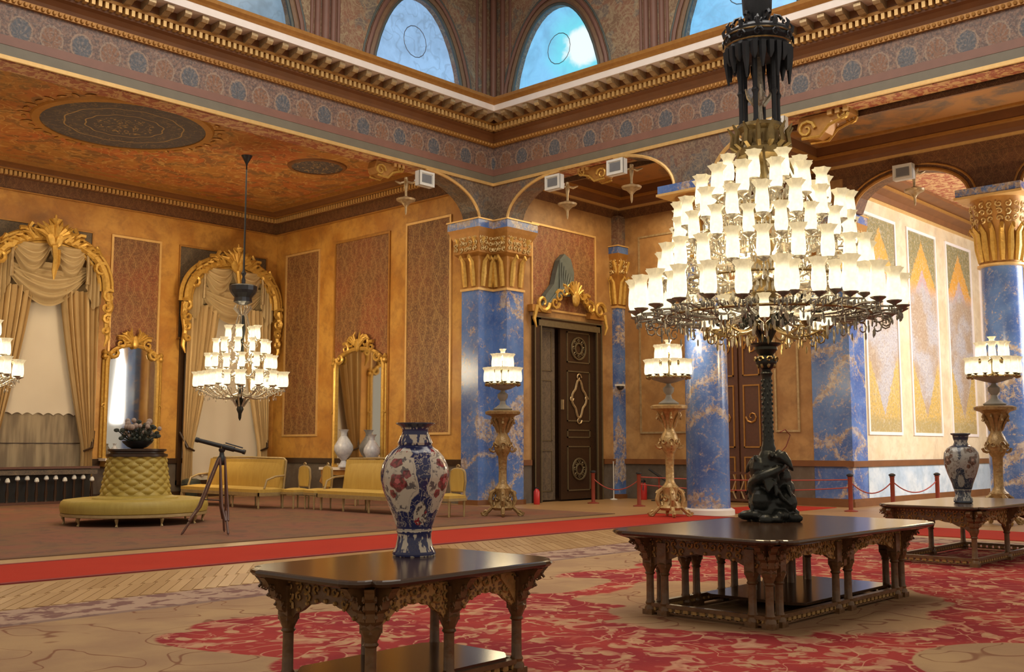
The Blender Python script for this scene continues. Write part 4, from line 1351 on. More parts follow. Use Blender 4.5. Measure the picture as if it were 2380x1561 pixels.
def crest():
    t = thing('door_crest', 'gilded carved crest of scrolls over the dark door', 'ornament', (24.4, YD-0.1, 5.68))
    m = M()
    m.box((-1.75, -0.1, -0.08), (-0.9, 0.12, 0.12)).box((0.95, -0.1, -0.08), (1.75, 0.12, 0.12))
    m.build('ledge', 'gold_soft', t, False)
    m = M()
    P = [(-1.0+2.1*k/16, -0.05, 0.1+0.55*sin(pi*k/16)**0.8) for k in range(17)]
    m.tube(P, 0.09, 6)
    for k in range(9):
        a = k/8
        x = -0.8+1.7*a
        one(t, 'scroll', 'gold', lambda m_: m_.curl((x, -0.16, 0.25+0.55*sin(pi*a)), (1, 0, 0), (0, 0, 1), 0.2, 1.1, 0.05, 1 if k % 2 else -1, 5, 9, k))
    for k in range(7):
        a = radians(30+20*k)
        one(t, 'ray', 'gold', lambda m_: m_.tube([(0.1, -0.2, 0.5), (0.1+0.4*cos(a), -0.24, 0.5+0.5*sin(a))], [0.07, 0.03], 5))
    m.blob((0.1, -0.22, 0.45), (0.16, 0.1, 0.26), 8, 6)
    for s_ in (-1, 1):
        one(t, 'scroll', 'gold', lambda m_: m_.curl((0.05+s_*1.35, -0.12, 0.2), (1, 0, 0), (0, 0, 1), 0.28, 1.2, 0.07, s_, 6, 12))
        one(t, 'side_drop', 'gold', lambda m_: m_.tube([(0.05+s_*1.6, -0.1, 0.1), (0.05+s_*1.72, -0.1, -0.3), (0.05+s_*1.62, -0.1, -0.55)], [0.08, 0.06, 0.02], 6))
    m.build('arch', 'gold', t)
    t2 = thing('plume', 'grey green leaf shaped plume rising behind the gilded door crest', 'ornament', (23.9, YD-0.12, 6.15))
    m = M()
    pts = [(-0.85, -0.35), (-0.55, -0.35), (-0.1, -0.02), (0.45, 0.05), (0.62, 0.35), (0.65, 0.8), (0.5, 1.2), (0.2, 1.33), (-0.05, 1.1), (-0.2, 0.7), (-0.3, 0.35), (-0.65, 0.0)]
    m.vprism(pts, 'x', -0.1, 0.08)
    m.build('leaf', 'slate', t2, False)
    m = M()
    for k in range(6):
        m.tube([(-0.6+0.08*k, -0.12, -0.3+0.04*k), (-0.05+0.07*k, -0.15, 0.25), (-0.05+0.11*k, -0.12, 1.15-0.1*k)], [0.02, 0.03, 0.015], 4)
    m.build('vein', 'slate', t2)
crest()
# second door in the aisle
def door_two():
    d = struct(M().box((XE+0.12, 15.3, 0), (XE+0.2, 17.15, 5.6)), 'door_2', 'cornice_brown')
    m = M()
    m.box((XE-0.08, 15.2, 0), (XE+0.15, 15.36, 5.6)).box((XE-0.08, 17.08, 0), (XE+0.15, 17.24, 5.6)).box((XE-0.08, 15.2, 5.45), (XE+0.15, 17.24, 5.65))
    m.build('door_frame', 'cornice_brown', d, False)
    for y0 in (15.4, 16.26):
        lf = M().box((XE+0.05, y0, 0.05), (XE+0.12, y0+0.8, 5.4)).build('door_leaf', 'tripod_wood', d, False)
        m = M()
        for (z0, z1) in ((0.3, 1.3), (1.6, 3.4), (3.7, 5.2)):
            for (a, b, c_, e) in ((y0+0.12, z0, y0+0.68, z0+0.04), (y0+0.12, z1, y0+0.68, z1+0.04), (y0+0.12, z0, y0+0.16, z1), (y0+0.64, z0, y0+0.68, z1)):
                m.box((XE+0.02, a, b), (XE+0.055, c_, e))
        m.curl((XE+0.03, y0+0.4, 4.5), (0, 1, 0), (0, 0, 1), 0.22, 1, 0.03, 1, 5, 10)
        m.curl((XE+0.03, y0+0.4, 2.5), (0, 1, 0), (0, 0, 1), 0.2, 1.2, 0.03, -1, 5, 10)
        m.build('panel_moulding', 'gold_soft', lf, False)
door_two()

# ------------------------------------------------------------------ carpets
def carpet(name, label, x0, y0, x1, y1, z, mat, bind=None):
    o = M().box((x0, y0, 0.0), (x1, y1, z)).build(name, mat, None, False)
    tag(o, label, 'carpet')
    if bind:
        m = M()
        for (a, b) in (((x0-0.03, y0-0.03, 0), (x1+0.03, y0+0.07, z+0.003)), ((x0-0.03, y1-0.07, 0), (x1+0.03, y1+0.03, z+0.003)),
                       ((x0-0.03, y0, 0), (x0+0.07, y1, z+0.003)), ((x1-0.07, y0, 0), (x1+0.03, y1, z+0.003))):
            m.box(a, b)
        m.build('binding', bind, o, False)
    return o
carpet('floral_carpet', 'large red and beige floral carpet under the walnut tables', 1.0, -3.5, 18.7, 10.75, 0.018, 'rug')
carpet('carpet_runner', 'long plain red carpet runner crossing the floor from the left', -3.5, 12.93, 21.26, 15.05, 0.012, 'runner', 'runner_edge')
carpet('carpet_runner', 'short red carpet strip behind the round blue column', 22.62, 13.0, 26.6, 15.0, 0.012, 'runner')
carpet('carpet_runner', 'red carpet runner behind the table at the right edge', 19.3, -3.5, 21.3, 12.85, 0.012, 'runner')
carpet('brown_rug', 'faded brown rug under the yellow sofas and the round ottoman', -3.5, 15.75, 20.5, 30.0, 0.014, 'brown_rug')

# ------------------------------------------------------------------ carved walnut tables
def bez(p0, p1, p2, n=6):
    return [((1-t)**2*p0[0]+2*t*(1-t)*p1[0]+t*t*p2[0], (1-t)**2*p0[1]+2*t*(1-t)*p1[1]+t*t*p2[1]) for t in [k/n for k in range(n+1)]]
def top_outline(hx, hy, c=0.26):
    """rectangle whose corners are cut in a serpentine curve"""
    out = []
    for (sx, sy) in ((-1, -1), (1, -1), (1, 1), (-1, 1)):
        A = (sx*hx, sy*(hy-c)); B = (sx*(hx-c), sy*hy)
        seg = bez(A, (sx*(hx-0.02), sy*(hy-0.10)), (sx*(hx-c*0.5), sy*(hy-c*0.42)), 4)[:-1] + bez((sx*(hx-c*0.5), sy*(hy-c*0.42)), (sx*(hx-0.10), sy*(hy-0.02)), B, 4)
        if sx*sy < 0: seg = seg[::-1]
        out += seg
    return out
def scale_poly(p, k, d=0):
    return [(x*k+(-d if x > 0 else d), y*k+(-d if y > 0 else d)) for x, y in p]
LEG_PROF = [(0.055, 0.0), (0.06, 0.03), (0.055, 0.07), (0.042, 0.09), (0.048, 0.11), (0.038, 0.13), (0.036, 0.28), (0.036, 0.37), (0.050, 0.385), (0.040, 0.40), (0.052, 0.43), (0.056, 0.46)]
def carved_table(name, label, cx, cy, hx, hy, legs_x, legs_y, rz=0.0, pairs=False, shelf=0.12, arches=None, inset=0.30):
    t = thing(name, label, 'table', (cx, cy, 0.018), rz, 'carved walnut tables on the floral carpet')
    H = 0.797
    o = top_outline(hx, hy)
    m = M()
    loft(m, [(scale_poly(o, 1, 0.05), H-0.055), (scale_poly(o, 1, 0.012), H-0.04), (o, H-0.022), (scale_poly(o, 1, 0.006), H-0.006), (scale_poly(o, 1, 0.02), H)])
    m.build('tabletop', 'top_polish', t, False)
    bx, by = hx-inset, hy-inset
    # apron under the top
    M().prism([(-bx, -by), (bx, -by), (bx, by), (-bx, by)], H-0.16, H-0.05).build('apron', 'table_wood', t, False)
    lx = [-bx+2*bx*k/(legs_x-1) for k in range(legs_x)]
    ly = [-by+2*by*k/(legs_y-1) for k in range(legs_y)]
    pts = [(x, s*by) for x in lx for s in (-1, 1)]+[(s*bx, y) for y in ly[1:-1] for s in (-1, 1)]
    allp = []
    for (x, y) in pts:
        corner = abs(abs(x)-bx) < 1e-6 and abs(abs(y)-by) < 1e-6
        allp.append((x, y))
        if pairs and corner:
            sx, sy = (1 if x > 0 else -1), (1 if y > 0 else -1)
            allp += [(x-sx*0.17, y), (x, y-sy*0.17)]
        elif pairs and abs(abs(y)-by) < 1e-6:
            allp += [(x+0.13, y), (x-0.13, y)]; allp.remove((x, y))
    if pairs:
        allp += [(bx*q+d, by) for q in (-0.5, 0.5) for d in (-0.1, 0.1)]+[(bx*0.5, by*0.45), (bx*0.78, by*0.45), (-bx*0.06, by*0.45), (bx*0.2, by*0.45)]
    src = None
    for (x, y) in allp:
        if src is None:
            m = M().lathe(LEG_PROF, 12)
            m.box((-0.055, -0.055, 0.0), (0.055, 0.055, 0.05)).box((-0.05, -0.05, 0.455), (0.05, 0.05, 0.68))
            m.lathe([(0.038, 0.40), (0.062, 0.45), (0.072, 0.48), (0.055, 0.495)], 8)
            src = m.build('leg', 'table_wood', t, True); o_ = src
        else:
            o_ = src.copy(); COL.objects.link(o_)
        o_.location = (x, y, 0)
    # arched fretwork panels between the legs
    def arch(axis, a0, a1, c, sgn):
        w = a1-a0; pz = [(a0, H-0.06), (a0, 0.42)]
        N = 12
        for k in range(N+1):
            u = k/N
            z = 0.44+0.15*(1-abs(2*u-1)**2.2) + 0.012*(k % 2)
            pz.append((a0+0.035+(w-0.07)*u, z))
        pz += [(a1, 0.42), (a1, H-0.06)]
        M().vprism(pz, axis, c-0.016, c+0.016).build('arch_panel', 'fret' if axis == 'x' else 'table_wood', t, False)
        m = M()
        n = max(3, int(w/0.085))
        U = (1, 0, 0) if axis == 'x' else (0, 1, 0)
        for i in range(n):
            for j in range(4):
                u = (i+0.5)/n
                zz = H-0.12-0.062*j
                if zz < 0.475+0.15*(1-abs(2*u-1)**2.2): continue
                p = (a0+w*u, c+sgn*0.026, zz) if axis == 'x' else (c+sgn*0.026, a0+w*u, zz)
                m.curl(p, U, (0, 0, 1), 0.036, 1.0, 0.010, 1 if (i+j) % 2 else -1, 4, 6, i+j)
        for k in range(9):
            u = k/8
            z = 0.46+0.15*(1-abs(2*u-1)**2.2)
            p = (a0+0.04+(w-0.08)*u, c+sgn*0.024, z) if axis == 'x' else (c+sgn*0.024, a0+0.04+(w-0.08)*u, z)
            m.blob(p, 0.016, 5, 3)
        nd = max(4, int(w/0.045))
        for i in range(nd):
            u = (i+0.5)/nd
            p0_ = a0+w*u
            q = [(p0_-0.016, H-0.062), (p0_+0.016, H-0.062), (p0_, H-0.092)]
            m.vprism(q, axis, c+sgn*0.018 if sgn > 0 else c-0.03, c+0.03 if sgn > 0 else c-0.018)
        m.build('fretwork', 'carving', t, True, 'stuff')
    for k in range(legs_x-1):
        for s in (-1, 1): arch('x', lx[k], lx[k+1], s*by, s)
    for k in range(legs_y-1):
        for s in (-1, 1): arch('y', ly[k], ly[k+1], s*bx, s)
    # stepped brackets carrying the overhang
    src = None
    bp = [(0.0, 0.44), (0.04, 0.44), (0.045, 0.50), (0.08, 0.53), (0.085, 0.58), (0.13, 0.61), (0.135, 0.655), (0.18, 0.68), (0.2, 0.715), (inset-0.045, H-0.055), (0, H-0.055)]
    def brk(x, y, ang_):
        nonlocal src
        if src is None:
            m = M().vprism(bp, 'x', -0.03, 0.03)
            for (q, z) in ((0.06, 0.55), (0.11, 0.61), (0.165, 0.67)):
                m.curl((q, -0.036, z), (1, 0, 0), (0, 0, 1), 0.03, 1, 0.008, 1, 4, 6)
                m.curl((q, 0.036, z), (1, 0, 0), (0, 0, 1), 0.03, 1, 0.008, 1, 4, 6)
            src = m.build('bracket', 'table_wood', t, False); o_ = src
        else:
            o_ = src.copy(); COL.objects.link(o_)
        o_.location = (x, y, 0); o_.rotation_euler = (0, 0, ang_)
    for (x, y) in pts:
        ax = abs(abs(x)-bx) < 1e-6; ay = abs(abs(y)-by) < 1e-6
        sx, sy = (1 if x > 0 else -1), (1 if y > 0 else -1)
        if ax and ay: brk(x, y, atan2(sy, sx))
        if ax: brk(x, y, 0 if sx > 0 else pi)
        if ay: brk(x, y, pi/2*sy)
    # gilt carved wing panels beside the corner legs
    for sx in (-1, 1):
        for sy in (-1, 1):
            m = M()
            m.vprism([(0, 0.47), (0.05, 0.50), (0.12, 0.60), (0.2, 0.68), (0.2, H-0.06), (0.13, H-0.06), (0.06, 0.66), (0, 0.62)], 'x', -0.01, 0.01)
            for q, z in ((0.05, 0.56), (0.09, 0.62), (0.14, 0.68), (0.17, 0.71)):
                m.curl((q, -0.015, z), (1, 0, 0), (0, 0, 1), 0.026, 1, 0.007, 1, 4, 6)
            w_ = m.build('carved_wing', 'carving', t, False)
            w_.location = (sx*(bx), sy*(by+0.022), 0); w_.rotation_euler = (0, 0, 0 if sx < 0 else pi)
    # base frame with a small pierced gallery, and the low shelf
    m = M()
    for s in (-1, 1):
        m.box((-bx-0.03, s*by-0.03, 0.075), (bx+0.03, s*by+0.03, 0.11))
        m.box((s*bx-0.03, -by-0.03, 0.075), (s*bx+0.03, by+0.03, 0.11))
        m.box((-bx-0.02, s*by-0.02, 0.022), (bx+0.02, s*by+0.02, 0.04))
        m.box((s*bx-0.02, -by-0.02, 0.022), (s*bx+0.02, by+0.02, 0.04))
    m.build('base_rail', 'table_wood', t, False)
    m = M()
    n = int(2*bx/0.09)
    for k in range(n):
        x = -bx+2*bx*(k+0.5)/n
        for s in (-1, 1): m.vprism([(x-0.025, 0.08), (x-0.03, 0.045), (x, 0.03), (x+0.03, 0.045), (x+0.025, 0.08)], 'x', s*by-0.02, s*by+0.02)
    n = int(2*by/0.09)
    for k in range(n):
        y = -by+2*by*(k+0.5)/n
        for s in (-1, 1): m.vprism([(y-0.025, 0.08), (y-0.03, 0.045), (y, 0.03), (y+0.03, 0.045), (y+0.025, 0.08)], 'y', s*bx-0.02, s*bx+0.02)
    m.build('gallery', 'carving', t, False, 'stuff')
    if shelf:
        so = top_outline(bx+0.01, by+0.01, 0.14)
        M().prism([(x*0.72+0.26*bx, y*0.85) for x, y in so] if pairs else so, shelf-0.015, shelf+0.012).build('shelf', 'top_polish', t, False)
    return t
def m_top():
    g = G('polished walnut tabletop', 0.16)
    o = g.xyz(g.obj())
    st = g.noise(g.comb(g.mul(o[0], 2.0), g.mul(o[1], 14.0), 0.0), 2.0, 4)
    return g.out(g.mix(st, (0.075, 0.037, 0.019), (0.038, 0.019, 0.011)), rough=0.16)
MAT['top_polish'] = m_top()
carved_table('carved_table', 'carved walnut table in the foreground carrying the big blue and red vase', 4.86, 5.54, 0.95, 0.68, 3, 2, radians(2.0), inset=0.27)
carved_table('carved_table', 'long carved walnut table with paired columns carrying the bronze lamp stand', 9.8, 5.40, 1.74, 0.98, 3, 2, 0, pairs=True, inset=0.34)
carved_table('carved_table', 'carved walnut table at the right edge carrying the grey blue vase', 15.85, 5.72, 1.5, 0.76, 3, 2, 0, inset=0.22, shelf=0)

# ------------------------------------------------------------------ vases
TOPZ = 0.816
def vase(name, label, loc, prof, mat, rz=0.0, sc=1.0, n=40):
    t = thing(name, label, 'vase', loc, rz)
    zs = [p[1] for p in prof]
    lo = [p for p in prof if p[1] <= 0.19]; hi = [p for p in prof if p[1] >= 0.80]; md_ = [p for p in prof if 0.185 <= p[1] <= 0.805]
    M().lathe(lo, n).build('foot', mat, t)
    M().lathe(md_, n).build('body', mat, t)
    M().lathe(hi, n).build('neck', mat, t)
    t.scale = (sc,)*3
    return t
IM = [(0.155, 0.0), (0.16, 0.015), (0.155, 0.03), (0.138, 0.06), (0.125, 0.12), (0.125, 0.16), (0.13, 0.17), (0.132, 0.185), (0.13, 0.19),
      (0.135, 0.21), (0.155, 0.27), (0.195, 0.37), (0.232, 0.47), (0.252, 0.55), (0.254, 0.60), (0.242, 0.66), (0.212, 0.72), (0.172, 0.765), (0.14, 0.785), (0.128, 0.80),
      (0.125, 0.805), (0.130, 0.82), (0.122, 0.84), (0.110, 0.865), (0.098, 0.89), (0.096, 0.915), (0.110, 0.94), (0.138, 0.955), (0.147, 0.962), (0.142, 0.968), (0.11, 0.964)]
vase('porcelain_vase', 'big blue and red painted porcelain vase with flared dark rim', (5.21, 5.86, TOPZ), IM, 'imari', 0)
IG = [(0.11, 0.0), (0.125, 0.01), (0.125, 0.06), (0.11, 0.08), (0.10, 0.11), (0.115, 0.19), (0.12, 0.195), (0.14, 0.27), (0.19, 0.40), (0.225, 0.52), (0.235, 0.62), (0.225, 0.70), (0.185, 0.76), (0.12, 0.80), (0.10, 0.81), (0.085, 0.85), (0.10, 0.90), (0.105, 0.94), (0.13, 0.955), (0.13, 0.97), (0.10, 0.975)]
vase('porcelain_vase', 'grey blue painted porcelain vase on the table at the right edge', (15.45, 5.62, TOPZ), IG, 'imari_grey', radians(120), 1.02)
WV = [(0.14, 0.0), (0.145, 0.03), (0.09, 0.10), (0.06, 0.17), (0.075, 0.19), (0.19, 0.33), (0.25, 0.45), (0.24, 0.56), (0.17, 0.68), (0.10, 0.78), (0.085, 0.80), (0.08, 0.88), (0.11, 0.94), (0.14, 0.97), (0.1, 0.975)]

# ------------------------------------------------------------------ lamp shade prototypes
def shade_mesh():
    m = M()
    m.lathe([(0.035, 0.0), (0.062, 0.015), (0.072, 0.06), (0.070, 0.15), (0.062, 0.22), (0.060, 0.26), (0.072, 0.295), (0.092, 0.325)], 12, wav=0.16, wn=6, closed=False)
    return m
shade_me = None
def shade(parent, loc, sc=1.0, rz=0.0):
    global shade_me
    if shade_me is None:
        o = shade_mesh().build('glass_shade', 'shade', None)
        shade_me = o.data
        bpy.data.objects.remove(o)
    o = bpy.data.objects.new('glass_shade', shade_me)
    COL.objects.link(o)
    o.parent = parent; o.location = loc; o.scale = (sc,)*3; o.rotation_euler = (0, 0, rz)
    return o

# ------------------------------------------------------------------ the great chandelier
CX, CY = 10.24, 5.77
def ring_of_lamps(root, z, r, n, sc, phase, arm_mat, r_in, z_in, sag=0.22, hooks=True, tag_='lamp_arm'):
    """arms sharing one mesh; every arm a part, its shade a sub-part"""
    m = M()
    P = []
    for k in range(9):
        t = k/8
        rr = r_in+(r-r_in)*t
        zz = z_in-z+(0-(z_in-z))*t**0.8 - sag*sin(pi*t)**1.0 - 0.06*(t > 0.95)
        P.append((rr, 0, zz))
    m.tube(P, [0.022]*3+[0.016]*4+[0.012]*2, 5)
    m.lathe([(0.012, -0.05), (0.03, -0.035), (0.07*sc, -0.012), (0.075*sc, 0.0), (0.03, 0.004)], 8, (r, 0, 0.0))
    if hooks:
        m.curl((r_in+(r-r_in)*0.7, 0, -sag*0.8), (1, 0, 0), (0, 0, 1), 0.07*sc+0.02, 1.1, 0.011, 1, 4, 8)
        m.curl((r*0.88, 0, -0.11*sc-0.05), (1, 0, 0), (0, 0, 1), 0.05*sc+0.02, 1.1, 0.010, -1, 4, 8, 2)
        for q in range(5):
            m.blob((r-0.03+0.025*(q % 2), 0.05*sc*(q-2)*0.7, -0.09-0.02*(q % 2)), (0.012, 0.012, 0.035), 5, 3)
        m.blob((r*0.8, 0.03, -0.2*sc-sag*0.4), (0.013, 0.013, 0.05), 5, 3)
        m.blob((r*0.6, -0.03, -0.12*sc-sag*0.7), (0.013, 0.013, 0.05), 5, 3)
    src = None
    for k in range(n):
        a = 2*pi*(k+phase)/n
        if src is None:
            src = m.build(tag_, arm_mat, root); o = src
        else:
            o = src.copy(); COL.objects.link(o)
        o.location = (0, 0, z+random.uniform(-0.025, 0.025)); o.rotation_euler = (0, 0, a+random.uniform(-0.3, 0.3)/n)
        shade(o, (r, 0, 0.0), sc*random.uniform(0.93, 1.04), random.random()*3)
def great_chandelier():
    z0 = 2.6
    DZ = -0.13
    t = thing('chandelier', 'great tiered glass chandelier hanging over the long walnut table', 'chandelier', (CX, CY, z0))
    def L(z): return z-z0
    # stem and crystal core
    M().lathe([(0.05, L(2.84)), (0.12, L(2.9)), (0.07, L(3.15)), (0.15, L(3.3)), (0.08, L(3.5)), (0.13, L(3.75)), (0.07, L(4.0)), (0.12, L(4.2)), (0.06, L(4.45)), (0.10, L(4.6)), (0.05, L(4.8)), (0.06, L(5.0))], 12).build('stem', 'bronze_gold', t)
    for (z, r, n, sc, ph, rin, zin, mt) in (
            (3.22, 1.42, 25, 1.08, 0.0, 0.10, 3.25, 'crystal_dark'),
            (3.30, 1.20, 17, 0.95, 0.5, 0.10, 3.35, 'crystal_dark'),
            (3.62, 1.10, 21, 1.0, 0.25, 0.10, 3.6, 'crystal'),
            (3.92, 0.94, 18, 0.95, 0.0, 0.08, 3.85, 'crystal'),
            (4.14, 0.92, 18, 1.0, 0.5, 0.08, 4.05, 'crystal'),
            (4.42, 0.68, 13, 1.0, 0.0, 0.07, 4.3, 'crystal'),
            (4.62, 0.42, 8, 1.0, 0.4, 0.07, 4.5, 'crystal'),
            (3.05, 0.66, 9, 0.85, 0.2, 0.08, 3.1, 'bronze_gold')):
        ring_of_lamps(t, L(z)+DZ, r, n, sc, ph, mt, rin, L(zin)+DZ, 0.12)
    # crystal baskets between the tiers
    m = M()
    random.seed(3)
    for k in range(700):
        a = random.random()*2*pi; z = random.uniform(2.92, 4.7)
        rm = 0.25+1.0*max(0, (4.75-z)/1.75)
        if z < 3.1: rm = 0.95
        r = rm*random.uniform(0.35, 1.0)
        m.blob((r*cos(a), r*sin(a), L(z)+DZ), (0.017, 0.017, random.uniform(0.03, 0.075)), 5, 3)
    m.build('crystal_drop', 'crystal', t, True, 'stuff')
    m = M()
    for (z, r) in ((3.15, 1.12), (3.55, 0.85), (4.08, 0.66), (4.38, 0.42)):
        m.tube([(r*cos(2*pi*k/32), r*sin(2*pi*k/32), L(z)+DZ) for k in range(33)], 0.016, 5)
    m.build('hoop', 'bronze_gold', t)
    # converging chains to the gilt collar
    m = M()
    for k in range(10):
        a = 2*pi*k/10
        m.tube([(0.55*cos(a), 0.55*sin(a), L(4.25)), (0.36*cos(a), 0.36*sin(a), L(4.6)), (0.22*cos(a), 0.22*sin(a), L(4.95)), (0.18*cos(a), 0.18*sin(a), L(5.1))], 0.014, 4)
    m.build('chain', 'bronze_gold', t)
    c = M().lathe([(0.16, L(4.76)), (0.26, L(4.82)), (0.27, L(4.9)), (0.2, L(4.96)), (0.21, L(5.1)), (0.27, L(5.14)), (0.26, L(5.18)), (0.15, L(5.2))], 16).build('collar', 'bronze_gold', t)
    m = M()
    for k in range(14):
        a = 2*pi*k/14
        e = Vector((cos(a), sin(a), 0))
        m.tube([e*0.2+Vector((0, 0, L(4.88))), e*0.32+Vector((0, 0, L(4.95))), e*0.30+Vector((0, 0, L(5.08))), e*0.36+Vector((0, 0, L(5.16)))], [0.035, 0.03, 0.03, 0.01], 5)
    m.build('leaf', 'bronze_gold', c)
    # rods up to the crown
    src = None
    for k in range(6):
        a = 2*pi*(k+0.3)/6
        if src is None:
            src = M().lathe([(0.03, 0), (0.042, 0.05), (0.028, 0.1), (0.028, 0.38), (0.045, 0.42), (0.028, 0.46), (0.03, 0.85), (0.045, 0.9)], 8).build('rod', 'iron_blue', t); o = src
        else:
            o = src.copy(); COL.objects.link(o)
        o.location = (0.21*cos(a), 0.21*sin(a), L(5.12))
    m = M()
    m.lathe([(0.02, L(5.05)), (0.05, L(5.15)), (0.03, L(5.4)), (0.09, L(5.5)), (0.05, L(5.6)), (0.03, L(6.0))], 10)
    for k in range(4):
        a = pi/2*k+0.6
        m.tube([(0.04*cos(a), 0.04*sin(a), L(5.42)), (0.12*cos(a), 0.12*sin(a), L(5.52)), (0.15*cos(a), 0.15*sin(a), L(5.62))], [0.03, 0.025, 0.01], 5)
    m.build('core', 'crystal', t)
    # crown lantern
    cr = M().lathe([(0.24, L(5.98)), (0.33, L(6.0)), (0.35, L(6.06)), (0.33, L(6.12)), (0.37, L(6.16)), (0.38, L(6.24)), (0.34, L(6.28)), (0.30, L(6.3)), (0.18, L(6.34))], 12).build('crown', 'iron_blue', t, False)
    m = M()
    for k in range(24):
        a = 2*pi*(k+0.5)/24
        e = Vector((cos(a), sin(a), 0))
        dp = 5.66 if k % 4 == 0 else (5.86 if k % 2 else 5.76)
        m.tube([e*0.345+Vector((0, 0, L(6.05))), e*0.345+Vector((0, 0, L(5.92))), e*0.335+Vector((0, 0, L(dp)))], [0.046, 0.042, 0.012], 5)
    for k in range(12):
        a = 2*pi*k/12
        e = Vector((cos(a), sin(a), 0))
        tn = Vector((-sin(a), cos(a), 0))
        m.tube([e*0.36+Vector((0, 0, L(6.24))), e*0.385+Vector((0, 0, L(6.30))), e*0.355+Vector((0, 0, L(6.35)))], [0.03, 0.02, 0.006], 5)
        m.curl(e*0.33+Vector((0, 0, L(6.31))), tn, (0, 0, 1), 0.05, 1, 0.014, -1, 4, 7)
        m.curl(e*0.385+Vector((0, 0, L(6.14))), tn, (0, 0, 1), 0.06, 1, 0.012, 1, 4, 7)
    m.build('tracery', 'iron_blue', cr)
    for z in (6.09, 6.2):
        M().tube([(0.375*cos(2*pi*k/24), 0.375*sin(2*pi*k/24), L(z)) for k in range(25)], 0.01, 4).build('gilt_ring', 'bronze_gold', cr)
    m = M()
    m.lathe([(0.10, L(6.3)), (0.12, L(6.4)), (0.16, L(6.5)), (0.17, L(6.7)), (0.13, L(6.8)), (0.05, L(6.9))], 12)
    for k in range(6):
        a = 2*pi*k/6
        m.curl((0.2*cos(a), 0.2*sin(a), L(6.4)), (cos(a), sin(a), 0), (0, 0, 1), 0.07, 1, 0.018, 1, 4, 8)
    m.build('upper_bowl', 'iron_blue', t)
    M().tube([(0, 0, L(6.85)), (0, 0, L(15.99))], 0.025, 6).build('chain_rod', 'iron_blue', t)
great_chandelier()

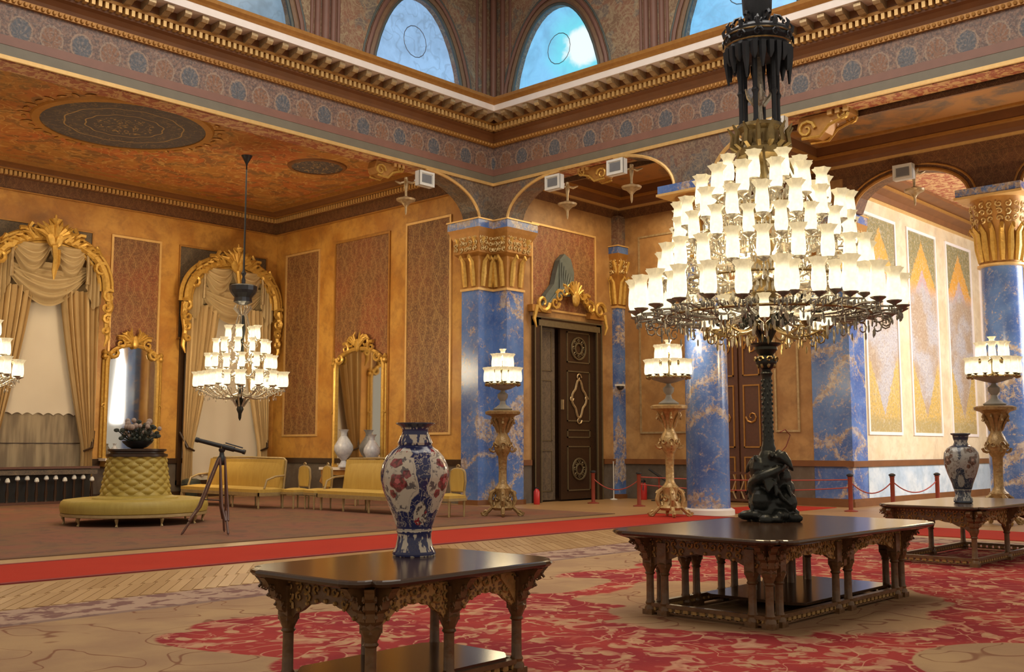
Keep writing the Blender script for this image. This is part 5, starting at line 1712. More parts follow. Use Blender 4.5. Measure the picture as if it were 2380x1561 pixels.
# bronze lamp stand below it
def lamp_stand():
    t = thing('lamp_stand', 'dark bronze lamp stand with figure base on the long walnut table', 'lamp stand', (CX, CY, TOPZ))
    def L(z): return z-TOPZ
    random.seed(11)
    m = M()
    # rocky plinth, animals and foliage twined round the foot
    for k in range(15):
        a = 2*pi*k/15+random.uniform(-.15, .15)
        r = random.uniform(0.16, 0.27)
        m.blob((r*cos(a), r*sin(a), random.uniform(0.03, 0.08)), (random.uniform(.08, .14), random.uniform(.05, .09), random.uniform(.04, .09)), 8, 5, a)
    for k in range(14):
        a = random.random()*2*pi; z = random.uniform(0.08, 0.3)
        r = 0.05+0.13*(1-z/0.5)
        m.blob((r*cos(a), r*sin(a), z), (random.uniform(.06, .11), random.uniform(.05, .08), random.uniform(.06, .13)), 8, 5, a)
    m.lathe([(0.22, 0.0), (0.17, 0.12), (0.11, 0.3), (0.13, 0.5), (0.15, 0.6), (0.10, 0.72), (0.05, 0.8)], 12)
    for (x_, y_, z_, r_) in ((0.0, 0.0, 0.5, 0.15), (0.08, -0.08, 0.46, 0.13), (-0.08, 0.08, 0.56, 0.12), (0.10, -0.10, 0.60, 0.09), (0.13, -0.13, 0.34, 0.11), (-0.10, 0.10, 0.36, 0.11), (0.02, -0.02, 0.68, 0.09), (-0.12, 0.02, 0.22, 0.13), (0.05, -0.17, 0.2, 0.12)):
        m.blob((x_, y_, z_), (r_, r_*0.85, r_*1.05), 9, 6, random.random()*3)
    for k in range(22):
        a = random.random()*2*pi; z = random.uniform(0.15, 0.72)
        r = 0.17-0.04*z
        e = Vector((cos(a), sin(a), 0)); b0 = e*r*0.8+Vector((0, 0, z))
        m.tube([b0, b0+e*0.05+Vector((0, 0, 0.05)), b0+e*0.075+Vector((0, 0, random.uniform(-0.03, 0.11)))], [0.04, 0.032, 0.01], 5)
    # coiling body
    P = []
    for k in range(26):
        u = k/25
        a = -1.2+u*6.6
        r = 0.19-0.03*u
        P.append((r*cos(a), r*sin(a), 0.12+0.52*u))
    m.tube(P, [0.03+0.035*sin(pi*(k/25)) for k in range(26)], 8)
    # two heads with beaks leaning out, wings
    for (a, z, s_) in ((-1.75, 0.66, 1.0), (-0.35, 0.62, 1.1), (1.6, 0.6, 0.9), (-2.7, 0.42, 0.8)):
        e = Vector((cos(a), sin(a), 0))
        b = Vector((0, 0, z))
        m.tube([b*0.7+e*0.05, b+e*0.12+Vector((0, 0, 0.02)), b+e*0.19*s_+Vector((0, 0, 0.03)), b+e*0.26*s_-Vector((0, 0, 0.03)), b+e*0.31*s_-Vector((0, 0, 0.09))], [0.07, 0.075, 0.065, 0.04, 0.012], 8)
        m.blob(b+e*0.14+Vector((0, 0, 0.06)), (0.05, 0.03, 0.05), 6, 4, a)
    for (a, z) in ((-1.2, 0.35), (-2.2, 0.4), (0.1, 0.36), (-0.7, 0.2), (2.2, 0.35)):
        e = Vector((cos(a), sin(a), 0)); tn = Vector((-sin(a), cos(a), 0))
        for q in range(4):
            m.tube([e*0.1+Vector((0, 0, z)), e*(0.2)+tn*(0.03*q-0.05)+Vector((0, 0, z+0.02-0.05*q)), e*(0.24-0.01*q)+tn*(0.09*q-0.12)+Vector((0, 0, z-0.08-0.05*q))], [0.03, 0.03, 0.012], 5)
    b = m.build('figure_group', 'bronze', t)
    mod = b.modifiers.new('r', 'REMESH'); mod.mode = 'VOXEL'; mod.voxel_size = 0.013; mod.use_smooth_shade = True
    M().tube([(0.10, -0.08, 0.72), (0.17, -0.12, 0.80), (0.19, -0.16, 0.92), (0.12, -0.14, 0.98), (0.04, -0.12, 0.95)], 0.006, 5).build('wire', 'red_post', t)
    M().lathe([(0.075, 0.72), (0.08, 0.78), (0.065, 0.82), (0.058, 0.9), (0.052, 1.2), (0.050, 1.5), (0.052, 1.56), (0.068, 1.59), (0.05, 1.62), (0.056, 1.65)], 14).build('shaft', 'bronze', t)
    m = M()
    for k in range(14):
        z = 0.86+0.05*k
        for j in range(5):
            a = 2*pi*(j+0.5*(k % 2))/5
            m.blob((0.055*cos(a), 0.055*sin(a), z), (0.012, 0.012, 0.018), 5, 3)
    m.build('shaft_relief', 'bronze', t, True, 'stuff')
    cp = M().lathe([(0.05, 1.63), (0.09, 1.66), (0.115, 1.71), (0.11, 1.76), (0.075, 1.79), (0.10, 1.82), (0.125, 1.85), (0.12, 1.88), (0.16, 1.905), (0.165, 1.92), (0.06, 1.93)], 16).build('capital', 'bronze', t)
    m = M()
    for k in range(8):
        a = 2*pi*k/8; tn = (-sin(a), cos(a), 0)
        m.curl((0.12*cos(a), 0.12*sin(a), 1.74), tn, (0, 0, 1), 0.035, 1, 0.012, 1, 4, 7)
        m.blob((0.09*cos(a), 0.09*sin(a), 1.68), (0.02, 0.02, 0.035), 5, 4)
    m.build('leaf', 'bronze_gold', cp)
    src = None
    for k in range(8):
        if src is None:
            m = M()
            m.tube([(0.03, 0, 1.92), (0.07, 0, 2.02), (0.13, 0, 2.14), (0.26, 0, 2.24), (0.44, 0, 2.28), (0.60, 0, 2.24), (0.72, 0, 2.27), (0.78, 0, 2.36)], [0.02, 0.03, 0.035, 0.035, 0.03, 0.026, 0.02, 0.012], 7)
            m.curl((0.5, 0, 2.2), (1, 0, 0), (0, 0, 1), 0.08, 1.2, 0.02, -1, 5, 10, 1.5)
            m.curl((0.22, 0, 2.15), (1, 0, 0), (0, 0, 1), 0.06, 1.2, 0.018, 1, 5, 10)
            m.tube([(0.3, 0, 2.25), (0.34, 0, 2.34), (0.42, 0, 2.38)], [0.02, 0.018, 0.006], 5)
            src = m.build('branch', 'bronze', t); o = src
        else:
            o = src.copy(); COL.objects.link(o)
        o.rotation_euler = (0, 0, 2*pi*(k+0.3)/8)
lamp_stand()

# ------------------------------------------------------------------ smaller hanging chandeliers
def small_chandelier(label, loc, chain_top):
    t = thing('chandelier', label, 'chandelier', loc, 0, None)
    z0 = loc[2]
    def L(z): return z-z0
    M().lathe([(0.01, L(2.35)), (0.04, L(2.42)), (0.05, L(2.55)), (0.10, L(2.66)), (0.07, L(2.78)), (0.14, L(2.9)), (0.06, L(3.0)), (0.08, L(3.3)), (0.05, L(3.8)), (0.08, L(4.1)), (0.05, L(4.6)), (0.1, L(4.9)), (0.05, L(5.3))], 12).build('stem', 'bronze', t)
    for (z, r, n, sc, ph, rin, zin) in ((3.28, 1.22, 18, 1.28, 0, 0.08, 3.05), (3.34, 0.95, 10, 1.2, 0.5, 0.08, 3.1), (3.80, 0.92, 14, 1.22, 0.3, 0.08, 3.7), (4.24, 0.72, 11, 1.2, 0, 0.08, 4.1), (4.62, 0.42, 7, 1.2, 0.4, 0.06, 4.5)):
        ring_of_lamps(t, L(z), r, n, sc, ph, 'crystal', rin, L(zin), 0.2)
    m = M()
    for k in range(8):
        a = 2*pi*k/8
        m.tube([(0.1*cos(a), 0.1*sin(a), L(2.75)), (0.25*cos(a), 0.25*sin(a), L(2.98)), (0.6*cos(a), 0.6*sin(a), L(3.0))], [0.03, 0.03, 0.012], 5)
        m.tube([(0.42*cos(a), 0.42*sin(a), L(4.6)), (0.2*cos(a), 0.2*sin(a), L(5.0)), (0.1*cos(a), 0.1*sin(a), L(5.4))], 0.014, 4)
        m.tube([(0.08*cos(a), 0.08*sin(a), L(5.3)), (0.24*cos(a), 0.24*sin(a), L(5.5)), (0.2*cos(a), 0.2*sin(a), L(5.6))], [0.02, 0.03, 0.01], 5)
    m.build('scroll_frame', 'crystal', t, True, 'stuff')
    M().lathe([(0.10, L(5.6)), (0.26, L(5.68)), (0.24, L(5.8)), (0.34, L(5.92)), (0.38, L(6.0)), (0.39, L(6.12)), (0.33, L(6.16)), (0.08, L(6.2))], 14).build('crown', 'iron_blue', t, False)
    M().lathe([(0.05, L(6.15)), (0.06, L(6.3)), (0.03, L(6.4)), (0.07, L(6.5)), (0.03, L(6.6)), (0.02, L(chain_top-0.3)), (0.04, L(chain_top-0.22)), (0.14, L(chain_top-0.04)), (0.16, L(chain_top))], 10).build('chain_rod', 'iron_blue', t)
small_chandelier('small tiered chandelier hanging in front of the right window', (16.15, 25.5, 2.4), ZC)
small_chandelier('small chandelier cut off by the left edge of the photograph', (9.05, 26.1, 2.4), ZC)

# ------------------------------------------------------------------ candelabra on gilded stands
def candelabrum(label, ped_label, loc, stand_mat, scl=1.0, lamps=1.0, group=None):
    t = thing('candelabrum', label, 'candelabrum', loc, 0, group)
    if True:
        pt = thing('pedestal', ped_label, 'pedestal', loc, 0)
        pt.scale = (scl,)*3
    # carved pedestal
    pd = M().lathe([(0.22, 0.14), (0.26, 0.2), (0.2, 0.3), (0.16, 0.5), (0.19, 0.6), (0.2, 0.66), (0.14, 0.72), (0.10, 0.8), (0.095, 1.1), (0.11, 1.42), (0.16, 1.5), (0.21, 1.62), (0.21, 1.75), (0.17, 1.86), (0.12, 1.95), (0.14, 2.1), (0.2, 2.25), (0.26, 2.36), (0.3, 2.40), (0.42, 2.44), (0.43, 2.5), (0.36, 2.53), (0.1, 2.54)], 16).build('shaft', stand_mat, pt)
    m = M()
    for k in range(4):
        a = 2*pi*(k+0.5)/4; e = Vector((cos(a), sin(a), 0)); up = Vector((0, 0, 1)); tn = Vector((-sin(a), cos(a), 0))
        m.tube([e*0.12+up*0.66, e*0.26+up*0.56, e*0.30+up*0.38, e*0.24+up*0.22, e*0.36+up*0.10, e*0.46+up*0.03], [0.04, 0.055, 0.06, 0.05, 0.045, 0.03], 7)
        m.curl(e*0.42+up*0.09, e, up, 0.09, 1.1, 0.032, -1, 5, 9)
        m.curl(e*0.24+up*0.52, e, up, 0.08, 1.1, 0.028, 1, 5, 9)
        m.curl(e*0.22+up*1.62, e, up, 0.10, 1.2, 0.03, -1, 5, 10)
        m.curl(e*0.2+up*2.2, e, up, 0.09, 1.2, 0.028, 1, 5, 10)
        m.curl(e*0.2+up*0.25, tn, up, 0.10, 1.1, 0.022, 1, 5, 9)
    for k in range(8):
        a = 2*pi*k/8; e = Vector((cos(a), sin(a), 0)); up = Vector((0, 0, 1)); tn = Vector((-sin(a), cos(a), 0))
        m.curl(e*0.22+up*1.7, tn, up, 0.07, 1.1, 0.018, 1 if k % 2 else -1, 4, 8)
        m.curl(e*0.2+up*0.42, tn, up, 0.07, 1.1, 0.018, 1 if k % 2 else -1, 4, 8)
        m.tube([e*0.12+up*2.0, e*0.19+up*2.18, e*0.27+up*2.3, e*0.25+up*2.38], [0.03, 0.035, 0.03, 0.01], 5)
    m.build('scrollwork', stand_mat, pd, True, 'stuff')
    # lamp: foot, urn, bowl, two tiers
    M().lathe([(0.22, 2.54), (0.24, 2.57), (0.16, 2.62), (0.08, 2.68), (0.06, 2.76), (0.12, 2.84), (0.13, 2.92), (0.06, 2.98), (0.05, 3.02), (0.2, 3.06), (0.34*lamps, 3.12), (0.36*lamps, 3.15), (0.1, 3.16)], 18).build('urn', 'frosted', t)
    for (z, r, n, ph) in ((3.22, 0.43*lamps, 14, 0), (3.56, 0.23*lamps, 8, 0.4)):
        m = M()
        m.tube([(0.04, 0, 0.0), (r*0.5, 0, -0.06), (r*0.9, 0, -0.05), (r, 0, 0.0)], 0.012, 5)
        m.blob((r, 0, -0.06), (0.05, 0.05, 0.045), 6, 4)
        m.lathe([(0.02, -0.02), (0.06, 0.0), (0.02, 0.01)], 8, (r, 0, 0))
        src = None
        for k in range(n):
            if src is None: src = m.build('lamp_arm', 'bronze_gold', t); o = src
            else: o = src.copy(); COL.objects.link(o)
            o.location = (0, 0, z); o.rotation_euler = (0, 0, 2*pi*(k+ph)/n)
            shade(o, (r, 0, 0), 1.08, k)
    M().lathe([(0.04, 3.14), (0.03, 3.6), (0.05, 3.7), (0.02, 3.75)], 8).build('stem', 'bronze_gold', t)
    shade(t, (0, 0, 3.74), 0.9)
    t.scale = (scl,)*3
    return t
candelabrum('lit candelabrum before the corner pier, the smallest of the three on pedestals', 'carved aged gilt pedestal with claw feet in front of the corner pier', (17.9, 17.05, 0.016), 'ped_gilt', 0.97, 0.92)
candelabrum('lit candelabrum partly below the great chandelier, left of the round blue column', 'carved bright gilt pedestal left of the round blue column behind the long table', (20.45, 14.1, 0.016), 'ped_bright', 1.02, 1.1)
candelabrum('lit candelabrum above the grey blue vase at the right edge', 'carved brown gilt pedestal rising behind the table with the grey blue vase', (23.15, 7.68, 0), 'ped_gilt', 0.98, 1.15)

# ------------------------------------------------------------------ window treatments on the back wall
def fold(u, n, a, ph=0.0):
    return a*(0.6*sin(2*pi*n*u+ph)+0.4*sin(2*pi*n*2.3*u+ph*2))
def window_dressing(idx, cx, low):
    """window casing, blind, side curtains, swags and gilded pelmet"""
    w = struct(M().box((cx-1.55, YN-0.06, 0.5), (cx+1.55, YN-0.005, 6.9)), 'window_%d' % (20+idx), 'blind')
    m = M()
    for (a, b) in (((cx-1.65, YN-0.12, 0.4), (cx-1.5, YN, 7.0)), ((cx+1.5, YN-0.12, 0.4), (cx+1.65, YN, 7.0)), ((cx-1.65, YN-0.14, 0.4), (cx+1.65, YN, 0.55))):
        m.box(a, b)
    m.build('window_frame', 'dark_wood', w, False)
    side = 'left' if idx == 0 else 'right'
    # blind
    zb = 2.62 if low else 0.75
    m = M()
    def bl(u, v):
        z = 6.6+(zb-6.6)*v
        if v > 0.999: z += 0.07*abs(sin(pi*u*9))-0.07
        return (cx-1.35+2.7*u, YN-0.14+0.015*sin(u*20), z)
    m.grid(bl, 72, 10)
    o = m.build('window_blind', 'blind', None)
    tag(o, 'white blind with scalloped hem in the left window' if low else 'long white blind in the window right of the arched mirror', 'blind')
    if low:
        m = M()
        m.grid(lambda u, v: (cx-1.4+2.8*u, YN-0.105+0.012*sin(u*38), 2.9-2.0*v), 80, 4)
        o = m.build('lower_drape', 'lowblind', None)
        tag(o, 'grey brown drape hanging below the white blind of the left window', 'drape')
        M().box((cx-1.4, YN-0.125, 1.72), (cx+1.4, YN-0.10, 1.745)).build('seam', 'dark_wood', o, False)
    # side curtains, gathered at a knot
    for s_ in (-1, 1):
        m = M()
        def cu(u, v, s_=s_):
            z = 6.3-6.29*v
            zk = 1.55
            if z > zk:
                t_ = (6.3-z)/(6.3-zk)
                inner = 0.42+0.85*t_**1.25
                outer = 1.62-0.02*t_
            else:
                t_ = (zk-z)/zk
                inner = 1.27-0.02*t_; outer = 1.56+0.06*t_
            x = inner+(outer-inner)*u
            d = 0.10*(1-0.3*t_) if z > zk else 0.08
            return (cx+s_*x, YN-0.36+d*sin(2*pi*7*u+0.6*s_)+0.03*sin(2*pi*17*u), z)
        m.grid(cu, 64, 26)
        o = m.build('curtain', 'curtain', None)
        nm = {(-1, 0): 'left curtain of the left window, gathered low beside the blind', (1, 0): 'right curtain of the left window, gathered beside the arched mirror',
              (-1, 1): 'left curtain of the right window, gathered beside the arched mirror', (1, 1): 'right curtain of the right window, in the room corner'}[(s_, idx)]
        tag(o, nm, 'curtain')
        M().tube([(cx+s_*1.66, YN-0.25, 2.1), (cx+s_*1.5, YN-0.5, 1.6), (cx+s_*1.25, YN-0.48, 1.5)], [0.035, 0.045, 0.03], 6).build('tieback', 'dark_wood', o)
    # swagged valance
    t = thing('window_valance', 'cream swagged valance under the gilded pelmet of the %s window' % side, 'valance', (cx, YN-0.4, 6.0))
    def swag(x0, x1, zt, drop, nm, yo, hgt):
        m = M()
        def f(u, v):
            x = x0+(x1-x0)*u
            s = sin(pi*u)
            z = zt - v*hgt*(0.35+0.65*s) - drop*s*v - 0.0
            y = yo - 0.24*sin(pi*v)*s - 0.07*sin(2*pi*5*v+1.3*s)*s
            return (x, y, z)
        m.grid(f, 24, 40)
        return m.build(nm, 'cream', t)
    zr = lambda x: 0.0
    swag(-1.15, 0.02, 1.75, 0.35, 'swag', -0.05, 0.9)
    swag(0.0, 1.15, 1.75, 0.35, 'swag', -0.05, 0.9)
    swag(-1.25, 1.25, 1.05, 0.55, 'swag', 0.05, 0.75)
    for s_ in (-1, 1):
        m = M()
        def jb(u, v, s_=s_):
            x = 1.1+0.5*u
            z = 1.6-0.75*u*0.6-v*(1.6-0.4*abs(u-0.5)*2)
            return (s_*x, -0.08-0.06*sin(2*pi*4*u), z)
        m.grid(jb, 28, 10)
        m.build('jabot', 'cream', t)
        M().tube([(s_*1.1, -0.15, 1.5), (s_*1.12, -0.18, 1.0), (s_*1.12, -0.16, 0.5)], [0.05, 0.04, 0.06], 6).build('tassel', 'gold_pale', t)
    # backing cloth behind the swags
    m = M()
    pts = [(-1.62, -0.5), (-1.62, 0.6)]+[(-1.62*cos(pi*k/14), 0.6+1.35*sin(pi*k/14)) for k in range(15)]+[(1.62, -0.5), (1.2, 0.15), (0.6, 0.05), (0, 0.0), (-0.6, 0.05), (-1.2, 0.15)]
    m.vprism([(x, z) for x, z in pts], 'x', 0.2, 0.22)
    m.build('backing', 'cream', t, False)
    # gilded pelmet
    p = thing('pelmet', 'gilded carved pelmet arching over the %s window' % side, 'pelmet', (cx, YN-0.5, 6.0))
    m = M()
    for off, rad in ((0.0, 0.13), (0.2, 0.075), (-0.17, 0.065)):
        P = []
        for k in range(25):
            a = pi*k/24
            P.append(((1.72+off)*cos(a), -0.05 if off == 0 else 0.02, 0.35+(1.45+off)*sin(a)**0.85))
        m.tube(P, rad, 7)
    m.build('arch', 'gold', p)
    m = M()
    random.seed(idx+40)
    for s_ in (-1, 1):
        for (x, z, r, fl_) in ((1.78, 0.2, 0.2, 1), (1.72, -0.15, 0.16, -1), (1.75, -0.5, 0.14, 1), (1.7, -0.85, 0.11, -1), (1.5, 1.0, 0.2, 1), (1.2, 1.5, 0.2, -1), (0.85, 1.75, 0.2, 1), (0.5, 1.95, 0.2, -1)):
            one(p, 'scroll', 'gold', lambda m_: m_.curl((s_*x, -0.12, z), (s_, 0, 0), (0, 0, 1), r*1.1, 1.2, 0.06, fl_, 5, 10, 1))
        one(p, 'side_drop', 'gold', lambda m_: m_.tube([(s_*1.78, -0.05, 0.3), (s_*1.84, -0.06, -0.1), (s_*1.76, -0.05, -0.6), (s_*1.82, -0.04, -1.1), (s_*1.72, -0.03, -1.35)], [0.13, 0.10, 0.085, 0.07, 0.02], 6))
        for k in range(6):
            a = radians(12+24*k)
            x = 0.15+0.2*k
            one(p, 'feather', 'gold', lambda m_: m_.tube([(s_*x, -0.1, 1.75-0.05*k), (s_*(x+0.2), -0.22, 1.98-0.09*k), (s_*(x+0.36), -0.18, 2.14-0.15*k)], [0.07, 0.06, 0.015], 5))
    m = M()
    for k in range(9):
        a = radians(20+17.5*k)
        one(p, 'ray', 'gold', lambda m_: m_.tube([(0.1*cos(a), -0.2, 1.75), (0.45*cos(a), -0.32, 1.76+0.34*sin(a)), (0.66*cos(a), -0.25, 1.78+0.50*sin(a))], [0.08, 0.075, 0.02], 5))
    m.blob((0.12, -0.25, 1.68), (0.13, 0.1, 0.26), 8, 6, 0, ('Y', 0.35)); m.blob((-0.12, -0.25, 1.68), (0.13, 0.1, 0.26), 8, 6, 0, ('Y', -0.35))
    m.tube([(-0.02, -0.3, 1.5), (0.0, -0.35, 1.1), (0.0, -0.3, 0.75), (0.01, -0.26, 0.5)], [0.08, 0.07, 0.08, 0.02], 6)
    m.tube([(0.12, -0.28, 1.4), (0.12, -0.3, 1.0), (0.1, -0.26, 0.8)], [0.05, 0.045, 0.015], 5)
    one(p, 'crown_finial', 'gold', lambda m_: m_.lathe([(0.05, 2.12), (0.16, 2.26), (0.2, 2.32), (0.05, 2.36), (0.03, 2.46)], 8, (0, -0.25, -0.03)))
    m.build('shell_crest', 'gold', p)
window_dressing(0, 12.95, True)
window_dressing(1, 19.12, False)

# ------------------------------------------------------------------ mirrors
def mirror(label, loc, rz, w, z0, h, console=True):
    """arched mirror; local X along the wall, -Y into the room"""
    t = thing('wall_mirror', label, 'mirror', loc, rz)
    hw = w/2
    pts = [(-hw, z0), (hw, z0), (hw, z0+h*0.84)]+[(hw*cos(pi*k/12), z0+h*0.84+h*0.16*sin(pi*k/12)) for k in range(1, 12)]+[(-hw, z0+h*0.84)]
    M().vprism(pts, 'x', -0.05, -0.04).build('glass', 'mirror', t, False)
    m = M()
    fr = [(x, -0.08, z) for x, z in pts[2:]]
    m.tube([(hw+0.04, -0.08, z0), (hw+0.04, -0.08, z0+h*0.8)]+[(x*1.04, -0.08, z+0.02) for x, y, z in fr]+[(-hw-0.04, -0.08, z0+h*0.8), (-hw-0.04, -0.08, z0), (hw+0.04, -0.08, z0)], 0.07, 6)
    m.tube([(hw+0.14, -0.04, z0), (hw+0.14, -0.04, z0+h*0.86)], 0.05, 6)
    m.tube([(-hw-0.14, -0.04, z0), (-hw-0.14, -0.04, z0+h*0.86)], 0.05, 6)
    m.build('frame', 'gold', t)
    m = M()
    for s_ in (-1, 1):
        one(t, 'finial', 'gold', lambda m_: m_.lathe([(0.04, 0), (0.1, 0.08), (0.06, 0.16), (0.09, 0.22), (0.02, 0.32)], 8, (s_*(hw+0.12), -0.08, z0+h*0.86)))
        for k, (x, z) in enumerate(((0.8, 0.93), (0.55, 1.01), (0.3, 1.06))):
            one(t, 'scroll', 'gold', lambda m_: m_.curl((s_*hw*x, -0.12, z0+h*z), (s_, 0, 0), (0, 0, 1), 0.19, 1.2, 0.055, 1 if k % 2 else -1, 5, 10, k))
        for k in range(4):
            m.tube([(s_*0.05, -0.12, z0+h*1.02), (s_*(0.16+0.08*k), -0.18, z0+h*1.05+0.25-0.05*k), (s_*(0.12+0.16*k), -0.14, z0+h*1.05+0.38-0.09*k)], [0.05, 0.045, 0.01], 5)
        one(t, 'side_scroll', 'gold', lambda m_: m_.curl((s_*(hw+0.08), -0.1, z0+h*0.45), (s_, 0, 0), (0, 0, 1), 0.1, 1.1, 0.025, 1, 5, 8))
    m.blob((0, -0.16, z0+h*1.03), (0.12, 0.08, 0.22), 8, 6)
    m.build('crest', 'gold', t)
    if console:
        c = thing('console_table', 'gilded console table below the mirror' if False else console, 'console table', loc, rz)
        zt = z0-0.02
        M().prism([(-hw-0.2, -0.55), (hw+0.2, -0.55), (hw+0.2, -0.01), (-hw-0.2, -0.01)], zt-0.08, zt).build('tabletop', 'fascia_white', c, False)
        M().prism([(-hw-0.15, -0.5), (hw+0.15, -0.5), (hw+0.15, -0.01), (-hw-0.15, -0.01)], zt-0.25, zt-0.08).build('apron', 'gold_soft', c, False)
        for s_ in (-1, 1):
            M().tube([(s_*(hw+0.05), -0.45, zt-0.2), (s_*(hw+0.12), -0.5, zt-0.45), (s_*(hw-0.05), -0.35, 0.3), (s_*(hw+0.02), -0.42, 0.0)], [0.06, 0.07, 0.04, 0.05], 7).build('leg', 'gold_soft', c)
    return t
mirror('tall arched gilded mirror on the back wall between the two windows', (15.87, YN, 0), 0, 1.62, 1.3, 3.5, 'gilded console table below the back wall mirror')
mirror('wide arched gilded mirror on the side wall between damask panels', (XS, 26.45, 0), -pi/2, 2.35, 1.0, 3.75, 'gilded console table below the side wall mirror')
vase('porcelain_vase', 'white and blue porcelain vase before the side wall mirror, farther left', (20.6, 26.55, 0.985), WV, 'imari_white', 0, 1.22, 24)
vase('porcelain_vase', 'added white and blue vase for the mirror reflection of the first, nearer the sofa', (20.8, 25.4, 0.985), WV, 'imari_white', 0, 1.05, 24)  # added vase in place of the first one's reflection in the mirror
vase('porcelain_vase', 'small white vase on the console behind the round ottoman', (15.25, 31.0, 1.29), WV, 'imari_white', 0, 0.45, 16)

# ------------------------------------------------------------------ seating
def sofa(label, loc, rz, w, grp='yellow sofas along the side wall'):
    """faces local -Y"""
    t = thing('sofa', label, 'sofa', loc, rz, grp)
    hw = w/2
    m = M()
    def se(u, v):
        x = -hw+w*u; y = -0.42+0.84*v
        return (x, y, 0.50+0.05*sin(pi*v)**0.6*(1 if 0.0 < u < 1 else 0))
    m.box((-hw, -0.42, 0.38), (hw, 0.42, 0.50)); m.grid(se, 20, 8)
    m.build('seat', 'yellow', t, True)
    m = M()
    m.vprism([(0.30, 0.52), (0.42, 0.52), (0.52, 1.26), (0.42, 1.28)], 'y', -hw*0.93, hw*0.93)
    for k in range(1):
        m.grid(lambda u, v: (-hw*0.92+hw*1.84*u, 0.295+0.13*v-0.05*sin(pi*v)*sin(pi*u)**0.3, 0.54+0.70*v), 16, 8)
    m.build('backrest', 'yellow', t, True)
    m = M()
    m.tube([(-hw*0.95, 0.42, 0.5), (-hw*0.95, 0.49, 1.24), (-hw*0.9, 0.49, 1.30), (0, 0.49, 1.32), (hw*0.9, 0.49, 1.30), (hw*0.95, 0.49, 1.24), (hw*0.95, 0.42, 0.5)], 0.028, 6)
    m.box((-hw-0.01, -0.44, 0.33), (hw+0.01, -0.40, 0.42)).box((-hw-0.01, -0.44, 0.33), (-hw+0.03, 0.44, 0.42)).box((hw-0.03, -0.44, 0.33), (hw+0.01, 0.44, 0.42))
    m.build('frame', 'frame_cream', t)
    for s_ in (-1, 1):
        a = M().tube([(s_*hw*0.97, 0.4, 0.85), (s_*hw*0.99, 0.1, 0.83), (s_*hw*0.98, -0.15, 0.74), (s_*hw*0.98, -0.22, 0.52)], 0.03, 6).build('armrest', 'frame_cream', t)
    src = None
    for x in (-hw+0.08, -hw/3, hw/3, hw-0.08):
        for y in (-0.36, 0.36):
            if src is None:
                src = M().lathe([(0.02, 0), (0.03, 0.03), (0.022, 0.08), (0.032, 0.3), (0.04, 0.36)], 8).build('leg', 'frame_cream', t); o = src
            else:
                o = src.copy(); COL.objects.link(o)
            o.location = (x, y, 0)
    return t
def side_chair(label, loc, rz, grp='yellow side chairs among the sofas'):
    t = thing('side_chair', label, 'chair', loc, rz, grp)
    m = M().box((-0.27, -0.27, 0.42), (0.27, 0.27, 0.49))
    m.grid(lambda u, v: (-0.27+0.54*u, -0.27+0.54*v, 0.49+0.05*(sin(pi*u)*sin(pi*v))**0.5), 8, 8)
    m.build('seat', 'yellow', t)
    m = M()
    pts = [(-0.2, 0.58), (0.2, 0.58), (0.23, 0.8), (0.21, 1.0)]+[(0.21*cos(pi*k/8), 1.0+0.1*sin(pi*k/8)) for k in range(1, 8)]+[(-0.21, 1.0), (-0.23, 0.8)]
    m.vprism(pts, 'x', 0.24, 0.30)
    m.build('backrest', 'yellow', t, False)
    m = M()
    q = [(x*1.12, 0.27, z) for x, z in pts]
    m.tube(q+[q[0]], 0.028, 6)
    m.tube([(-0.22, 0.27, 0.6), (-0.24, 0.25, 0.4)], 0.025, 5); m.tube([(0.22, 0.27, 0.6), (0.24, 0.25, 0.4)], 0.025, 5)
    m.curl((0, 0.27, 1.14), (1, 0, 0), (0, 0, 1), 0.06, 1, 0.02, 1, 5, 8)
    m.box((-0.285, -0.285, 0.37), (0.285, 0.285, 0.43))
    m.build('frame', 'frame_cream', t)
    src = None
    for x in (-0.24, 0.24):
        for y in (-0.24, 0.24):
            if src is None:
                src = M().lathe([(0.018, 0), (0.024, 0.03), (0.02, 0.08), (0.03, 0.33), (0.035, 0.38)], 8).build('leg', 'frame_cream', t); o = src
            else:
                o = src.copy(); COL.objects.link(o)
            o.location = (x, y, 0)
    return t
RZ = 0.014
sofa('yellow sofa left of the pair of side chairs, behind the telescope', (15.95, 25.5, RZ), -pi/2, 3.9)
side_chair('yellow side chair against the right arm of the left sofa', (16.45, 23.2, RZ), -pi/2)
side_chair('yellow side chair between the pair of yellow sofas', (16.65, 22.5, RZ), -pi/2-0.15)
side_chair('yellow side chair farther back, in the gap beside the right sofa', (18.4, 23.1, RZ), -pi/2)
sofa('yellow sofa directly behind the big blue and red vase', (16.75, 20.6, RZ), -pi/2, 3.0)
side_chair('yellow side chair just right of the big blue and red vase', (16.85, 17.75, RZ), -pi/2)

